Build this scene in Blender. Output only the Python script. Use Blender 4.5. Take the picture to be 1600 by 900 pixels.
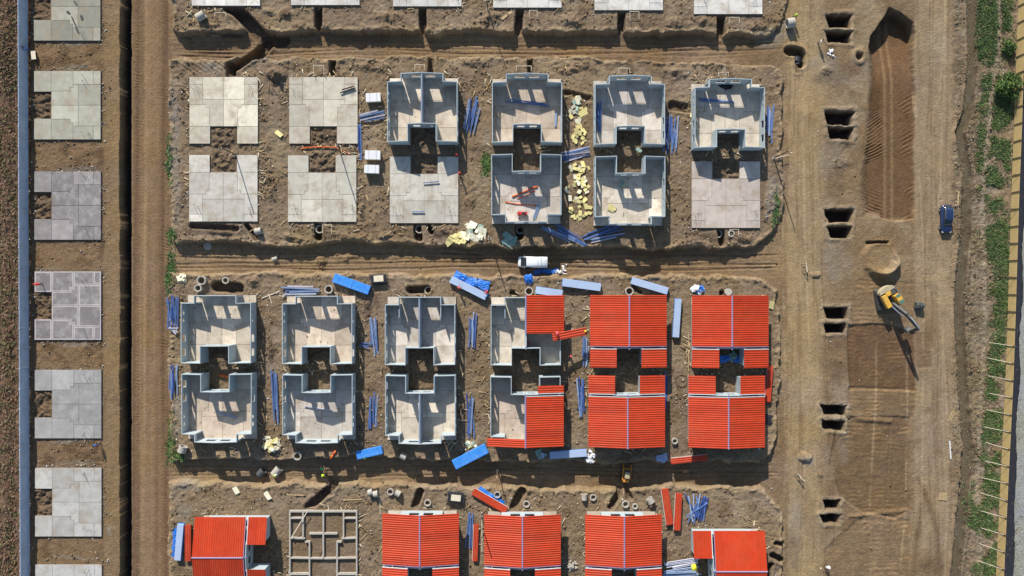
import bpy, math, random
import numpy as np
from mathutils import Vector, Matrix

random.seed(7)
S = bpy.context.scene
for o in list(bpy.data.objects):
    bpy.data.objects.remove(o)
COL = S.collection

# ------------------------------------------------------------------ camera
H = 115.0                       # flying height of the camera above the pads
cam = bpy.data.cameras.new('camera')
cam.sensor_width = 36.0
cam.lens = 36.0 / (160.0 / H)   # 160 m of ground across the frame
cam.clip_start = 1.0
cam.clip_end = 3000.0
camo = bpy.data.objects.new('camera', cam)
camo.location = (0, 0, H)
camo.rotation_euler = (0, 0, 0)
COL.objects.link(camo)
S.camera = camo

# ------------------------------------------------------------------ sky + sun
SH = Vector((0.51, -1.65, -1.0)).normalized()      # direction the sunlight travels
ELEV = math.asin(-SH.z)
w = bpy.data.worlds.new("World")
S.world = w
w.use_nodes = True
wn = w.node_tree
bg = wn.nodes['Background']
sky = wn.nodes.new('ShaderNodeTexSky')
sky.sky_type = 'NISHITA'
sky.sun_disc = False
sky.sun_elevation = ELEV
sky.sun_rotation = math.radians(360 - 17.2)
sky.air_density = 1.0
sky.dust_density = 0.6
wn.links.new(sky.outputs[0], bg.inputs[0])
bg.inputs[1].default_value = 0.1
sl = bpy.data.lights.new('sun', 'SUN')
sl.energy = 4.5
sl.angle = math.radians(0.5)
sl.color = (1.0, 0.95, 0.87)
so = bpy.data.objects.new('sun', sl)
so.rotation_euler = SH.to_track_quat('-Z', 'Y').to_euler()
so.location = (-30, 60, 80)
COL.objects.link(so)
S.view_settings.view_transform = 'Standard'
S.view_settings.look = 'None'
S.view_settings.gamma = 1.0
S.view_settings.exposure = 0.62
S.view_settings.use_curve_mapping = False

# ------------------------------------------------------------------ helpers
def W(px, py, z=0.0):
    """photo pixel -> world point at height z"""
    k = (1.0 - z / H) / 10.0
    return ((px - 800.0) * k, (450.0 - py) * k)

def lin(c):
    c = np.asarray(c, float) / 255.0
    return np.where(c <= 0.04045, c / 12.92, ((c + 0.055) / 1.055) ** 2.4)

ALB = 0.80
def alb(r, g, b):               # base colour of a surface that reads r,g,b in full sun
    c = lin((r, g, b)) * ALB
    return (float(c[0]), float(c[1]), float(c[2]))

def prop(o, label=None, cat=None, group=None, kind=None):
    if label: o['label'] = label
    if cat: o['category'] = cat
    if group: o['group'] = group
    if kind: o['kind'] = kind
    return o

def thing(name, label, cat, loc=(0, 0, 0), rz=0.0, group=None):
    o = bpy.data.objects.new(name, None)
    o.empty_display_size = 0.3
    COL.objects.link(o)
    o.location = loc
    o.rotation_euler = (0, 0, rz)
    return prop(o, label, cat, group)

class MB:
    def __init__(s):
        s.v = []; s.f = []; s.t = []
    def poly(s, pts, tint=None):
        n = len(s.v); s.v += [tuple(p) for p in pts]
        s.f.append(tuple(range(n, n + len(pts)))); s.t.append(tint)
    def hexa(s, b, t, tint=None):
        """bottom 4 and top 4 corners, counter-clockwise from above"""
        n = len(s.v); s.v += [tuple(p) for p in b] + [tuple(p) for p in t]
        for q in ((3, 2, 1, 0), (4, 5, 6, 7), (0, 1, 5, 4), (1, 2, 6, 5), (2, 3, 7, 6), (3, 0, 4, 7)):
            s.f.append(tuple(n + i for i in q)); s.t.append(tint)
    def box(s, c, d, rz=0.0, tint=None, taper=1.0):
        x, y, z = c; a, b, h = d[0] / 2, d[1] / 2, d[2] / 2
        cs, sn = math.cos(rz), math.sin(rz)
        def R(u, v): return (x + u * cs - v * sn, y + u * sn + v * cs)
        q = [(-a, -b), (a, -b), (a, b), (-a, b)]
        s.hexa([R(u, v) + (z - h,) for u, v in q], [R(u * taper, v * taper) + (z + h,) for u, v in q], tint)
    def prism(s, pts, z0, z1, tint=None):
        n = len(s.v); k = len(pts)
        s.v += [(p[0], p[1], z0) for p in pts] + [(p[0], p[1], z1) for p in pts]
        s.f.append(tuple(n + i for i in range(k - 1, -1, -1))); s.t.append(tint)
        s.f.append(tuple(n + k + i for i in range(k))); s.t.append(tint)
        for i in range(k):
            j = (i + 1) % k
            s.f.append((n + i, n + j, n + k + j, n + k + i)); s.t.append(tint)
    def tube(s, p, q, r, n=6, r2=None, tint=None):
        p = Vector(p); q = Vector(q); d = (q - p)
        if d.length < 1e-6: return
        d.normalize()
        u = d.orthogonal().normalized(); v = d.cross(u)
        r2 = r if r2 is None else r2
        b = len(s.v)
        for c, rr in ((p, r), (q, r2)):
            for i in range(n):
                a = 2 * math.pi * i / n
                s.v.append(tuple(c + (u * math.cos(a) + v * math.sin(a)) * rr))
        for i in range(n):
            j = (i + 1) % n
            s.f.append((b + i, b + j, b + n + j, b + n + i)); s.t.append(tint)
        s.f.append(tuple(b + i for i in range(n - 1, -1, -1))); s.t.append(tint)
        s.f.append(tuple(b + n + i for i in range(n))); s.t.append(tint)
    def ring(s, r0, r1, L, n=24, M=None):
        """hollow pipe, axis z from 0 to L"""
        b = len(s.v)
        for (r, z) in ((r1, 0), (r1, L), (r0, L), (r0, 0)):
            for i in range(n):
                a = 2 * math.pi * i / n
                p = Vector((r * math.cos(a), r * math.sin(a), z))
                s.v.append(tuple(M @ p if M else p))
        for k in range(4):
            for i in range(n):
                j = (i + 1) % n; k2 = (k + 1) % 4
                s.f.append((b + k * n + i, b + k * n + j, b + k2 * n + j, b + k2 * n + i)); s.t.append(None)
    def loft(s, rings, closed_ends=True, tint=None):
        b = len(s.v); n = len(rings[0])
        for r in rings: s.v += [tuple(p) for p in r]
        for k in range(len(rings) - 1):
            for i in range(n):
                j = (i + 1) % n
                s.f.append((b + k * n + i, b + k * n + j, b + (k + 1) * n + j, b + (k + 1) * n + i)); s.t.append(tint)
        if closed_ends:
            s.f.append(tuple(b + i for i in range(n - 1, -1, -1))); s.t.append(tint)
            e = b + (len(rings) - 1) * n
            s.f.append(tuple(e + i for i in range(n))); s.t.append(tint)
    def mesh(s, name, mat, smooth=False):
        me = bpy.data.meshes.new(name)
        me.from_pydata(s.v, [], s.f)
        if any(t is not None for t in s.t):
            at = me.attributes.new('Tint', 'FLOAT_COLOR', 'FACE')
            flat = []
            for t in s.t:
                t = t or (1, 1, 1)
                flat += [t[0], t[1], t[2], 1.0]
            at.data.foreach_set('color', flat)
        me.materials.append(mat)
        if smooth:
            me.polygons.foreach_set('use_smooth', [True] * len(me.polygons))
        me.update()
        return me
    def build(s, name, mat, parent=None, smooth=False, loc=None, rz=None, bevel=0.0):
        o = bpy.data.objects.new(name, s.mesh(name, mat, smooth))
        COL.objects.link(o)
        if parent: o.parent = parent
        if loc is not None: o.location = loc
        if rz is not None: o.rotation_euler = (0, 0, rz)
        if bevel:
            m = o.modifiers.new('bevel', 'BEVEL'); m.width = bevel; m.segments = 2; m.limit_method = 'ANGLE'
        return o

def link(me, name, parent=None, loc=(0, 0, 0), rot=(0, 0, 0)):
    o = bpy.data.objects.new(name, me); COL.objects.link(o)
    o.location = loc; o.rotation_euler = rot
    if parent: o.parent = parent
    return o

def copy_tree(src, parent=None):
    c = src.copy(); COL.objects.link(c)
    if parent is not None: c.parent = parent
    for ch in list(src.children): copy_tree(ch, c)
    return c

# ------------------------------------------------------------------ materials
def mat(name, col, rough=0.8, var=0.18, scale=1.5, bump=0.0, bscale=8.0, metal=0.0, tint=False, spec=0.35, dirt=None, dirtamt=0.0, dirtscale=0.6):
    m = bpy.data.materials.new(name); m.use_nodes = True
    nt = m.node_tree; N = nt.nodes; L = nt.links
    b = N['Principled BSDF']
    b.inputs['Roughness'].default_value = rough
    b.inputs['Metallic'].default_value = metal
    b.inputs['Specular IOR Level'].default_value = spec
    tc = N.new('ShaderNodeTexCoord')
    geo = N.new('ShaderNodeNewGeometry')
    vec = geo.outputs['Position']
    n1 = N.new('ShaderNodeTexNoise'); n1.inputs['Scale'].default_value = scale
    n1.inputs['Detail'].default_value = 7; n1.inputs['Roughness'].default_value = 0.65
    L.new(vec, n1.inputs['Vector'])
    mr = N.new('ShaderNodeMapRange')
    mr.inputs[1].default_value = 0.3; mr.inputs[2].default_value = 0.7
    mr.inputs[3].default_value = 1 - var; mr.inputs[4].default_value = 1 + var
    L.new(n1.outputs[0], mr.inputs[0])
    mul = N.new('ShaderNodeVectorMath'); mul.operation = 'SCALE'
    if tint:
        at = N.new('ShaderNodeAttribute'); at.attribute_name = 'Tint'
        L.new(at.outputs['Color'], mul.inputs[0])
    else:
        mul.inputs[0].default_value = col
    L.new(mr.outputs[0], mul.inputs['Scale'])
    out = mul.outputs[0]
    if dirt:
        n2 = N.new('ShaderNodeTexNoise'); n2.inputs['Scale'].default_value = dirtscale
        n2.inputs['Detail'].default_value = 9; n2.inputs['Roughness'].default_value = 0.7
        L.new(vec, n2.inputs['Vector'])
        r2 = N.new('ShaderNodeMapRange')
        r2.inputs[1].default_value = 0.48; r2.inputs[2].default_value = 0.72
        r2.inputs[3].default_value = 0.0; r2.inputs[4].default_value = dirtamt
        L.new(n2.outputs[0], r2.inputs[0])
        mx = N.new('ShaderNodeMix'); mx.data_type = 'RGBA'
        L.new(r2.outputs[0], mx.inputs[0]); L.new(out, mx.inputs[6]); mx.inputs[7].default_value = tuple(dirt) + (1,)
        out = mx.outputs[2]
    L.new(out, b.inputs['Base Color'])
    if bump:
        n3 = N.new('ShaderNodeTexNoise'); n3.inputs['Scale'].default_value = bscale; n3.inputs['Detail'].default_value = 6
        L.new(vec, n3.inputs['Vector'])
        bp = N.new('ShaderNodeBump'); bp.inputs['Strength'].default_value = bump; bp.inputs['Distance'].default_value = 0.05
        L.new(n3.outputs[0], bp.inputs['Height']); L.new(bp.outputs[0], b.inputs['Normal'])
    return m

DIRT = alb(128, 106, 82)
M = {
 'slab':   mat('slab_concrete', (1, 1, 1), 0.85, 0.13, 1.1, 0.2, 20, tint=True, dirt=alb(158, 138, 114), dirtamt=0.85, dirtscale=0.5),
 'slabm':  mat('mottled_concrete', (1, 1, 1), 0.85, 0.16, 0.9, 0.2, 20, tint=True, dirt=alb(196, 192, 186), dirtamt=0.6, dirtscale=0.75),
 'joint':  mat('slab_edge', alb(125, 118, 106), 0.9, 0.2, 2.0),
 'wall':   mat('wall_concrete', alb(180, 192, 196), 0.8, 0.07, 1.2, 0.1, 15, dirt=alb(165, 160, 150), dirtamt=0.35, dirtscale=0.9),
 'red':    mat('red_sheet', alb(196, 68, 36), 0.55, 0.12, 0.8, dirt=alb(186, 112, 80), dirtamt=0.38, dirtscale=0.45, spec=0.4),
 'redroof': mat('red_roof_sheet', (1, 1, 1), 0.55, 0.10, 0.8, dirt=alb(180, 104, 72), dirtamt=0.22, dirtscale=0.45, spec=0.3, tint=True),
 'ridge':  mat('ridge_metal', alb(150, 142, 176), 0.45, 0.08, 2.0),
 'white':  mat('white_metal', alb(232, 232, 232), 0.5, 0.06, 2.0),
 'steel':  mat('grey_steel', alb(140, 152, 168), 0.5, 0.1, 2.0),
 'blue':   mat('blue_steel', alb(112, 146, 206), 0.45, 0.15, 1.5, dirt=alb(160, 150, 135), dirtamt=0.3, dirtscale=1.2),
 'paleblue': mat('pale_blue_steel', alb(172, 192, 224), 0.45, 0.12, 1.5),
 'navy':   mat('dark_blue_steel', alb(70, 100, 172), 0.45, 0.15, 1.5),
 'lilac':  mat('white_steel', alb(226, 226, 238), 0.5, 0.08, 1.5),
 'wrap':   mat('blue_wrap', alb(66, 146, 232), 0.4, 0.14, 2.2, 0.3, 5, dirt=alb(120, 180, 240), dirtamt=0.5, dirtscale=1.6),
 'tarp':   mat('blue_tarp', alb(40, 120, 215), 0.35, 0.25, 2.5, 0.4, 6, dirt=alb(150, 195, 240), dirtamt=0.6, dirtscale=2.2),
 'coat':   mat('coated_panel', alb(176, 194, 222), 0.45, 0.06, 0.8),
 'foam':   mat('yellow_foam', alb(232, 218, 150), 0.9, 0.12, 2.0, 0.2, 10),
 'foamw':  mat('cream_foam', alb(240, 234, 204), 0.9, 0.08, 2.0, 0.2, 10),
 'foamg':  mat('green_foam', alb(150, 178, 165), 0.9, 0.1, 2.0, 0.2, 10),
 'pipe':   mat('pipe_concrete', alb(184, 178, 166), 0.85, 0.15, 3.0, 0.2, 15, dirt=DIRT, dirtamt=0.4, dirtscale=1.5),
 'wood':   mat('timber', alb(196, 170, 128), 0.85, 0.2, 3.0),
 'darkwood': mat('old_timber', alb(105, 88, 70), 0.9, 0.25, 3.0),
 'ply':    mat('plywood', alb(206, 178, 122), 0.8, 0.12, 1.4, dirt=alb(184, 150, 96), dirtamt=0.4, dirtscale=0.7),
 'fence':  mat('fence_concrete', alb(186, 202, 224), 0.85, 0.12, 1.0, 0.15, 12, dirt=alb(150, 160, 176), dirtamt=0.5, dirtscale=0.4),
 'black':  mat('black_plastic', alb(46, 46, 52), 0.6, 0.25, 1.5, 0.4, 5),
 'rubber': mat('rubber', (0.02, 0.02, 0.022), 0.8, 0.2, 3.0),
 'glass':  mat('dark_glass', (0.02, 0.028, 0.035), 0.12, 0.05, 2.0, spec=0.6),
 'greenglass': mat('tinted_glass', alb(95, 130, 115), 0.15, 0.05, 2.0, spec=0.6),
 'vanpaint': mat('white_paint', alb(238, 240, 240), 0.3, 0.03, 2.0, spec=0.5),
 'carpaint': mat('blue_paint', alb(40, 56, 92), 0.28, 0.05, 2.0, spec=0.55),
 'yellow': mat('yellow_paint', alb(226, 176, 72), 0.5, 0.12, 2.0, dirt=alb(150, 125, 85), dirtamt=0.5, dirtscale=1.5),
 'orange': mat('orange_paint', alb(225, 150, 60), 0.5, 0.12, 2.0),
 'machine': mat('machine_grey', alb(80, 84, 84), 0.55, 0.2, 2.5, dirt=DIRT, dirtamt=0.5, dirtscale=1.5),
 'weight': mat('counterweight_grey', alb(182, 168, 136), 0.6, 0.12, 2.0),
 'rebar':  mat('rebar_steel', alb(70, 60, 56), 0.8, 0.2, 3.0),
 'tube':   mat('orange_tube', alb(232, 110, 50), 0.5, 0.08, 2.0),
 'lime':   mat('hi_vis_lime', alb(190, 230, 60), 0.8, 0.05, 2.0),
 'green':  mat('hi_vis_green', alb(70, 190, 110), 0.8, 0.05, 2.0),
 'skin':   mat('skin', alb(190, 140, 110), 0.7, 0.05, 2.0),
 'shoe':   mat('shoe', alb(50, 44, 40), 0.8, 0.1, 2.0),
 'cream':  mat('cream_board', alb(228, 216, 190), 0.8, 0.08, 2.0),
 'sack':   mat('white_sack', alb(235, 235, 235), 0.8, 0.08, 2.0, 0.4, 6),
 'leaf':   mat('leaf', (1, 1, 1), 0.8, 0.25, 1.0, tint=True, spec=0.2),
 'rock':   mat('rock', (1, 1, 1), 0.95, 0.2, 3.0, tint=True, spec=0.2),
 'redpaint': mat('red_paint', alb(200, 50, 45), 0.5, 0.1, 2.0),
 'mud':    mat('stain', alb(78, 74, 72), 0.8, 0.2, 2.0),
}

# ------------------------------------------------------------------ ground
rng = np.random.default_rng(11)
_lat = [rng.random((256, 256)).astype(np.float32) for _ in range(8)]
def vn(X, Y, s, seed=0):
    L = _lat[seed % 8]
    x = X / s + 37.3 * seed + 500; y = Y / s + 91.7 * seed + 500
    xi = np.floor(x).astype(np.int32); yi = np.floor(y).astype(np.int32)
    fx = (x - xi).astype(np.float32); fy = (y - yi).astype(np.float32)
    fx = fx * fx * (3 - 2 * fx); fy = fy * fy * (3 - 2 * fy)
    a = L[yi & 255, xi & 255]; b = L[yi & 255, (xi + 1) & 255]
    c = L[(yi + 1) & 255, xi & 255]; d = L[(yi + 1) & 255, (xi + 1) & 255]
    return (a + (b - a) * fx) * (1 - fy) + (c + (d - c) * fx) * fy - 0.5
def fbm(X, Y, s, n=4, seed=0, g=0.55):
    r = 0; a = 1.0; t = 0
    for i in range(n):
        r = r + a * vn(X, Y, s / 2 ** i, seed + i); t += a; a *= g
    return r / t
def sm(a, b, x):
    t = np.clip((x - a) / (b - a), 0, 1)
    return t * t * (3 - 2 * t)
def sdf(PX, PY, pts):
    """signed distance in pixels, negative inside"""
    d = np.full(PX.shape, 1e9, np.float32); ins = np.zeros(PX.shape, bool)
    n = len(pts)
    for i in range(n):
        x1, y1 = pts[i]; x2, y2 = pts[(i + 1) % n]
        ex, ey = x2 - x1, y2 - y1
        wx = PX - x1; wy = PY - y1
        t = np.clip((wx * ex + wy * ey) / (ex * ex + ey * ey), 0, 1)
        d = np.minimum(d, np.hypot(wx - ex * t, wy - ey * t))
        if ey != 0:
            c = ((y1 <= PY) != (y2 <= PY)) & (PX < x1 + (PY - y1) * ex / ey)
            ins ^= c
    return np.where(ins, -d, d)
def seg(PX, PY, x1, y1, x2, y2):
    ex, ey = x2 - x1, y2 - y1
    t = np.clip(((PX - x1) * ex + (PY - y1) * ey) / (ex * ex + ey * ey + 1e-9), 0, 1)
    return np.hypot(PX - x1 - ex * t, PY - y1 - ey * t)
def pathd(PX, PY, pts):
    d = seg(PX, PY, *pts[0], *pts[1])
    for i in range(1, len(pts) - 1): d = np.minimum(d, seg(PX, PY, *pts[i], *pts[i + 1]))
    return d

STEP = 0.12
fx = np.arange(-86, 86.01, STEP); fy = np.arange(-51, 51.01, STEP)
def ext(f, far):
    o = [f[-1]]; d = STEP
    while o[-1] < far: d *= 1.35; o.append(o[-1] + d)
    o = np.array(o[1:]); return np.concatenate([-o[::-1], f, o])
GX = ext(fx, 900); GY = ext(fy, 900)
X, Y = np.meshgrid(GX, GY)
X = X.astype(np.float32); Y = Y.astype(np.float32)
CXx = np.clip(X, -140, 140); CYy = np.clip(Y, -110, 110)
PX0 = 800 + 10 * X; PY0 = 450 - 10 * Y
w1 = fbm(X, Y, 3.0, 4, 1); w2 = fbm(X, Y, 3.0, 4, 4)
w3 = vn(X, Y, .9, 6) ; w4 = vn(X, Y, .9, 7)
PX = PX0 + 13 * w1 + 3.5 * w3; PY = PY0 + 13 * w2 + 3.5 * w4            # ragged edges
PXf = PX0 + 5 * w1; PYf = PY0 + 5 * w2

n_big = fbm(X, Y, 9, 4, 2); n_mid = fbm(X, Y, 2.2, 4, 3); n_small = fbm(X, Y, 0.8, 3, 5); n_f = fbm(X, Y, 0.38, 2, 6)

Z = -1.3 + 0.8 * sm(1130, 1240, PX0)
Z = Z.astype(np.float32) + 0.5 * (1 - sm(255, 300, PX0))
C = np.empty(X.shape + (3,), np.float32)
def paint(wt, col):
    global C
    wt = np.clip(wt, 0, 1)[..., None]
    C = C * (1 - wt) + np.array(alb(*col), np.float32) * wt
C[:] = alb(140, 116, 87)
paint(sm(-.1, .25, n_big) * .8, (156, 132, 100))
paint(sm(0.0, .3, -n_big) * .7, (118, 95, 70))

rough = np.zeros(X.shape, np.float32) + 0.35          # lumpiness
PADS = [
 [(268, -700), (270, 48), (330, 52), (392, 44), (455, 52), (500, 44), (520, 48), (660, 47), (675, 50), (820, 49), (840, 52), (975, 48), (985, 50), (1120, 52), (1195, 58), (1218, 40), (1232, 0), (1240, -700)],
 [(262, 92), (410, 90), (640, 89), (900, 90), (1120, 98), (1205, 102), (1222, 116), (1224, 335), (1210, 365), (1180, 385), (1130, 388), (1000, 388), (820, 386), (640, 382), (500, 378), (440, 388), (390, 378), (268, 380)],
 [(262, 428), (420, 424), (700, 430), (1000, 430), (1190, 432), (1216, 452), (1219, 560), (1216, 670), (1206, 705), (1190, 722), (1000, 722), (800, 722), (640, 720), (500, 714), (378, 719), (266, 718)],
 [(262, 754), (420, 756), (640, 758), (740, 762), (900, 764), (1000, 762), (1150, 760), (1188, 764), (1222, 800), (1226, 1700), (262, 1700)],
]
pd = None
for P in PADS:
    d = sdf(PX, PY, P)
    pd = d if pd is None else np.minimum(pd, d)
padm = 1 - sm(-1.1, 1.1, pd)
Z = Z * (1 - padm)
Z += (0.10 + .5 * np.clip(n_small, -.2, .3)) * np.exp(-((pd + 4) / 3.5) ** 2)
paint(padm * .75, (140, 120, 96))
paint(padm * sm(-.05, .2, n_mid) * .6, (112, 92, 70))
paint(padm * sm(0.02, .25, fbm(X, Y, 4, 4, 7)) * .7, (152, 134, 108))
paint(np.exp(-((pd + 2.5) / 3.5) ** 2) * .45, (176, 152, 116))
rough += 0.55 * padm
# west strip with its slabs, ditch along the haul road
strip = sm(44, 48, PX0) * (1 - sm(187, 190, PXf))
Z = Z * (1 - strip) + 0.0 * strip
paint(strip, (134, 108, 78))
paint(strip * sm(0, .22, n_mid), (108, 84, 60))
paint(strip * sm(160, 165, PXf) * .8, (146, 120, 86))
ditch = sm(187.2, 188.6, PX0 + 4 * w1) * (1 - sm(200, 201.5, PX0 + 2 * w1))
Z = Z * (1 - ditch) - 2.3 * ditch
paint(ditch, (44, 38, 36))  # shade of the ditch wall and floor painted into the soil colour
rough += strip * .3 * (1 - sm(158, 164, PX0))
# haul road
haul = sm(201, 204, PX0) * (1 - sm(258, 264, PX))
rough = rough * (1 - .75 * haul)
paint(haul * .9, (131, 104, 76))
for cx, wd, c in ((221, 5, (154, 126, 92)), (233, 5, (148, 121, 88)), (244, 4, (142, 115, 84)), (209, 4, (112, 88, 64)), (254, 5, (108, 84, 62))):
    path = cx + 8 * np.sin(PY0 / 210.0 + cx) * .4 + 3 * vn(X * 0, Y, 14, int(cx) % 8)
    g = np.exp(-((PX0 - path) / wd) ** 2)
    paint(haul * g * .8, c)
    Z -= haul * .05 * g
ph = X * 6.2 + 1.6 * n_mid
Z += haul * .022 * np.sin(ph * 1.3) * (0.5 + n_mid)
tread = haul * (sm(204, 210, PX0) * (1 - sm(214, 218, PX0)) + sm(244, 248, PX0) * (1 - sm(258, 262, PX0)))
Z += tread * .035 * np.sin(Y * 2 * math.pi / .48 + X * 3 + 9 * n_mid + 5 * n_big) * np.clip(.2 + 4 * n_mid, 0, 1.4)
streak = vn(X / .3, Y / 26, 1.0, 2) + .7 * vn(X / .7, Y / 40, 1.0, 4)
Z += haul * .10 * streak
C *= (1 + .22 * haul * streak)[..., None]
# east: main road
er = sm(1228, 1236, PX) * (1 - sm(1275, 1300, PX))
paint(er * .9, (164, 140, 104)); rough = rough * (1 - .6 * er)
paint(er * sm(.0, .25, fbm(X * 3, Y * .5, 4, 3, 2)) * .6, (144, 120, 88))
east = sm(1285, 1300, PX) * (1 - sm(1425, 1436, PX))
paint(east * .7, (136, 112, 84))
paint(east * sm(0, .25, fbm(X, Y, 3, 4, 4)) * .7, (116, 93, 68))
paint(east * sm(0.02, .2, fbm(X, Y, 4, 3, 0)) * .6, (156, 138, 112))
er2 = sm(1430, 1434, PXf) * (1 - sm(1486, 1496, PX))
paint(er2 * .95, (156, 134, 104)); rough = rough * (1 - .45 * er2)
paint(er2 * sm(.0, .25, fbm(X * 2.5, Y * .5, 4, 3, 5)) * .6, (136, 114, 87))
# excavated lane
LANE = [(1362, 52), (1372, 42), (1392, 12), (1410, 20), (1428, 34), (1433, 60), (1431, 342), (1400, 346), (1352, 338), (1344, 290), (1352, 230), (1358, 130)]
ld = sdf(PXf + 5 * fbm(X, Y, 1.7, 4, 6), PYf + 5 * fbm(X, Y, 1.7, 4, 1), LANE)
lm = 1 - sm(np.where(PX0 < 1380, -14, -2.0), np.where(PX0 < 1380, 1.5, .4), ld)
lm = np.where(PY0 < 75, 1 - sm(-2.0, .5, ld), lm)
dep = 0.55 + 1.7 * (1 - sm(45, 130, PY0))
Z -= lm * dep
paint(lm * .95, (112, 84, 57))
paint(lm * sm(.05, .25, n_big) * .7, (138, 112, 80))
rough = rough * (1 - .5 * lm)
lm2 = (1 - sm(-30, -8, ld)) * 0 + lm
ribs = np.sin(2 * math.pi * (X * (.35 + .5 * sm(300, 120, PY0)) + Y * .95) / .5 + 4 * n_mid)
ribz = lm * (1 - sm(1372, 1390, PX)) * sm(60, 90, PY0) * (.5 + sm(-.1, .1, n_mid)) + .55 * lm * sm(.04, .14, n_big) * sm(100, 150, PY0)
Z += .09 * ribs * np.clip(ribz, 0, 1)
ribs2 = np.sin(2 * math.pi * (X * .5 - Y * .85) / .6 + 5 * n_mid)
Z += .05 * ribs2 * lm * sm(1405, 1418, PX) * sm(.0, .15, n_mid)
for cx in (1388, 1399):
    g = np.exp(-((PX0 - cx - 2 * vn(X * 0, Y, 10, 3)) / 2.2) ** 2) * lm
    paint(g * .7, (146, 120, 86)); Z -= g * .05
# moist fields further down
def field(pts, col, drop, ribfreq=0.62, cx=1380, cy=560, amp=.05, edge=2.0, s=.9):
    cy = cy - 420; amp = amp * .5
    global Z
    d = sdf(PXf, PYf, pts); m = 1 - sm(-edge, edge, d)
    Z = Z - m * drop
    r = np.hypot(PX0 - cx, PY0 - cy) / 10
    Z = Z + m * amp * np.sin(2 * math.pi * r / ribfreq + 9 * n_mid + 4 * n_big) * np.clip(5 * n_mid, 0, 1.6) + m * .35 * vn(X * .35, Y * 2.2, .9, 3) * np.clip(n_big + .3, 0, 1) * .35
    paint(m * s, col); paint(m * sm(0.03, .2, n_mid) * .5, tuple(int(c * 1.16) for c in col))
    return m
field([(1327, 507), (1392, 505), (1432, 520), (1434, 612), (1330, 610)], (108, 82, 57), .28)
field([(1328, 605), (1436, 610), (1430, 652), (1325, 648)], (128, 104, 76), .1)
field([(1318, 650), (1424, 652), (1424, 800), (1400, 812), (1350, 802), (1318, 780), (1300, 730), (1304, 680)], (118, 94, 67), .25, .7, 1380, 520, .06)
field([(1290, 860), (1360, 800), (1424, 815), (1424, 1000), (1290, 1000)], (134, 110, 82), .12, .8, 1380, 560, .05)
field([(1432, 520), (1456, 520), (1458, 574), (1436, 576)], (126, 102, 76), .08)
field([(1342, 436), (1432, 440), (1430, 506), (1330, 506)], (134, 110, 80), .05, .7, 1380, 380, .06)
d = np.abs(seg(PXf, PYf, 1393, 660, 1345, 655)); Z += .28 * np.exp(-(d / 4) ** 2)
d = seg(PXf, PYf, 1330, 809, 1420, 800); Z += .2 * np.exp(-(d / 3) ** 2)
for a in ((1438, 748, 1448, 770), (1448, 770, 1436, 840), (1450, 770, 1466, 830), (1436, 830, 1432, 900), (1468, 830, 1470, 900)):
    paint(np.exp(-(seg(PXf, PYf, *a) / 4.5) ** 2) * .65, (112, 88, 66))
paint(np.exp(-((PX - 1455) / 24) ** 2 - ((PY - 885) / 18) ** 2) * .8, (104, 82, 62))
for c in ((1453, 643), (1435, 692), (1472, 708), (1485, 732)):
    paint(np.exp(-((PX - c[0]) / 9) ** 2 - ((PY - c[1]) / 4) ** 2) * .6, (112, 92, 68))
# dumped mound with a dished top
r = np.hypot(PX - 1376, (PY - 404) * 1.0)
ang = np.arctan2(PY - 404, PX - 1376)
Z += 1.15 * np.exp(-((r - 24) / 4.5) ** 2) * (.12 + .88 * sm(-.2, .9, np.cos(ang - 1.05))) + .3 * (1 - sm(20, 30, r))
Z -= .9 * (1 - sm(1.5, 3.0, np.abs(PYf - 379))) * (1 - sm(14, 19, np.abs(PXf - 1373)))
paint((1 - sm(12, 22, r)) * .7, (150, 126, 92))
# soakaway pits in pairs
PITS = [(1293, 21, 1334, 41), (1291, 47, 1332, 65), (1289, 172, 1338, 194), (1293, 198, 1337, 216), (1289, 327, 1337, 346), (1292, 353, 1333, 370),
        (1288, 481, 1327, 498), (1287, 506, 1325, 521), (1284, 634, 1326, 650), (1285, 659, 1324, 673), (1287, 783, 1316, 798), (1283, 807, 1315, 821)]
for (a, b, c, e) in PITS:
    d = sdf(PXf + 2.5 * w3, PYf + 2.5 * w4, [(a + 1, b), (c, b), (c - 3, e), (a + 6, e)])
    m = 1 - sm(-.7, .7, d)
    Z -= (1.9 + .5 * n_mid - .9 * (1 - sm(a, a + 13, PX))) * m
    paint(m, (54, 46, 42))  # pit interior painted near black, its shade put into the colour
    Z += (.10 + .25 * n_small) * np.exp(-((d - 4) / 3.5) ** 2)
    paint(np.exp(-((d - 3) / 4) ** 2) * .45 * (1 + 2 * n_mid), (160, 144, 120))
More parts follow.
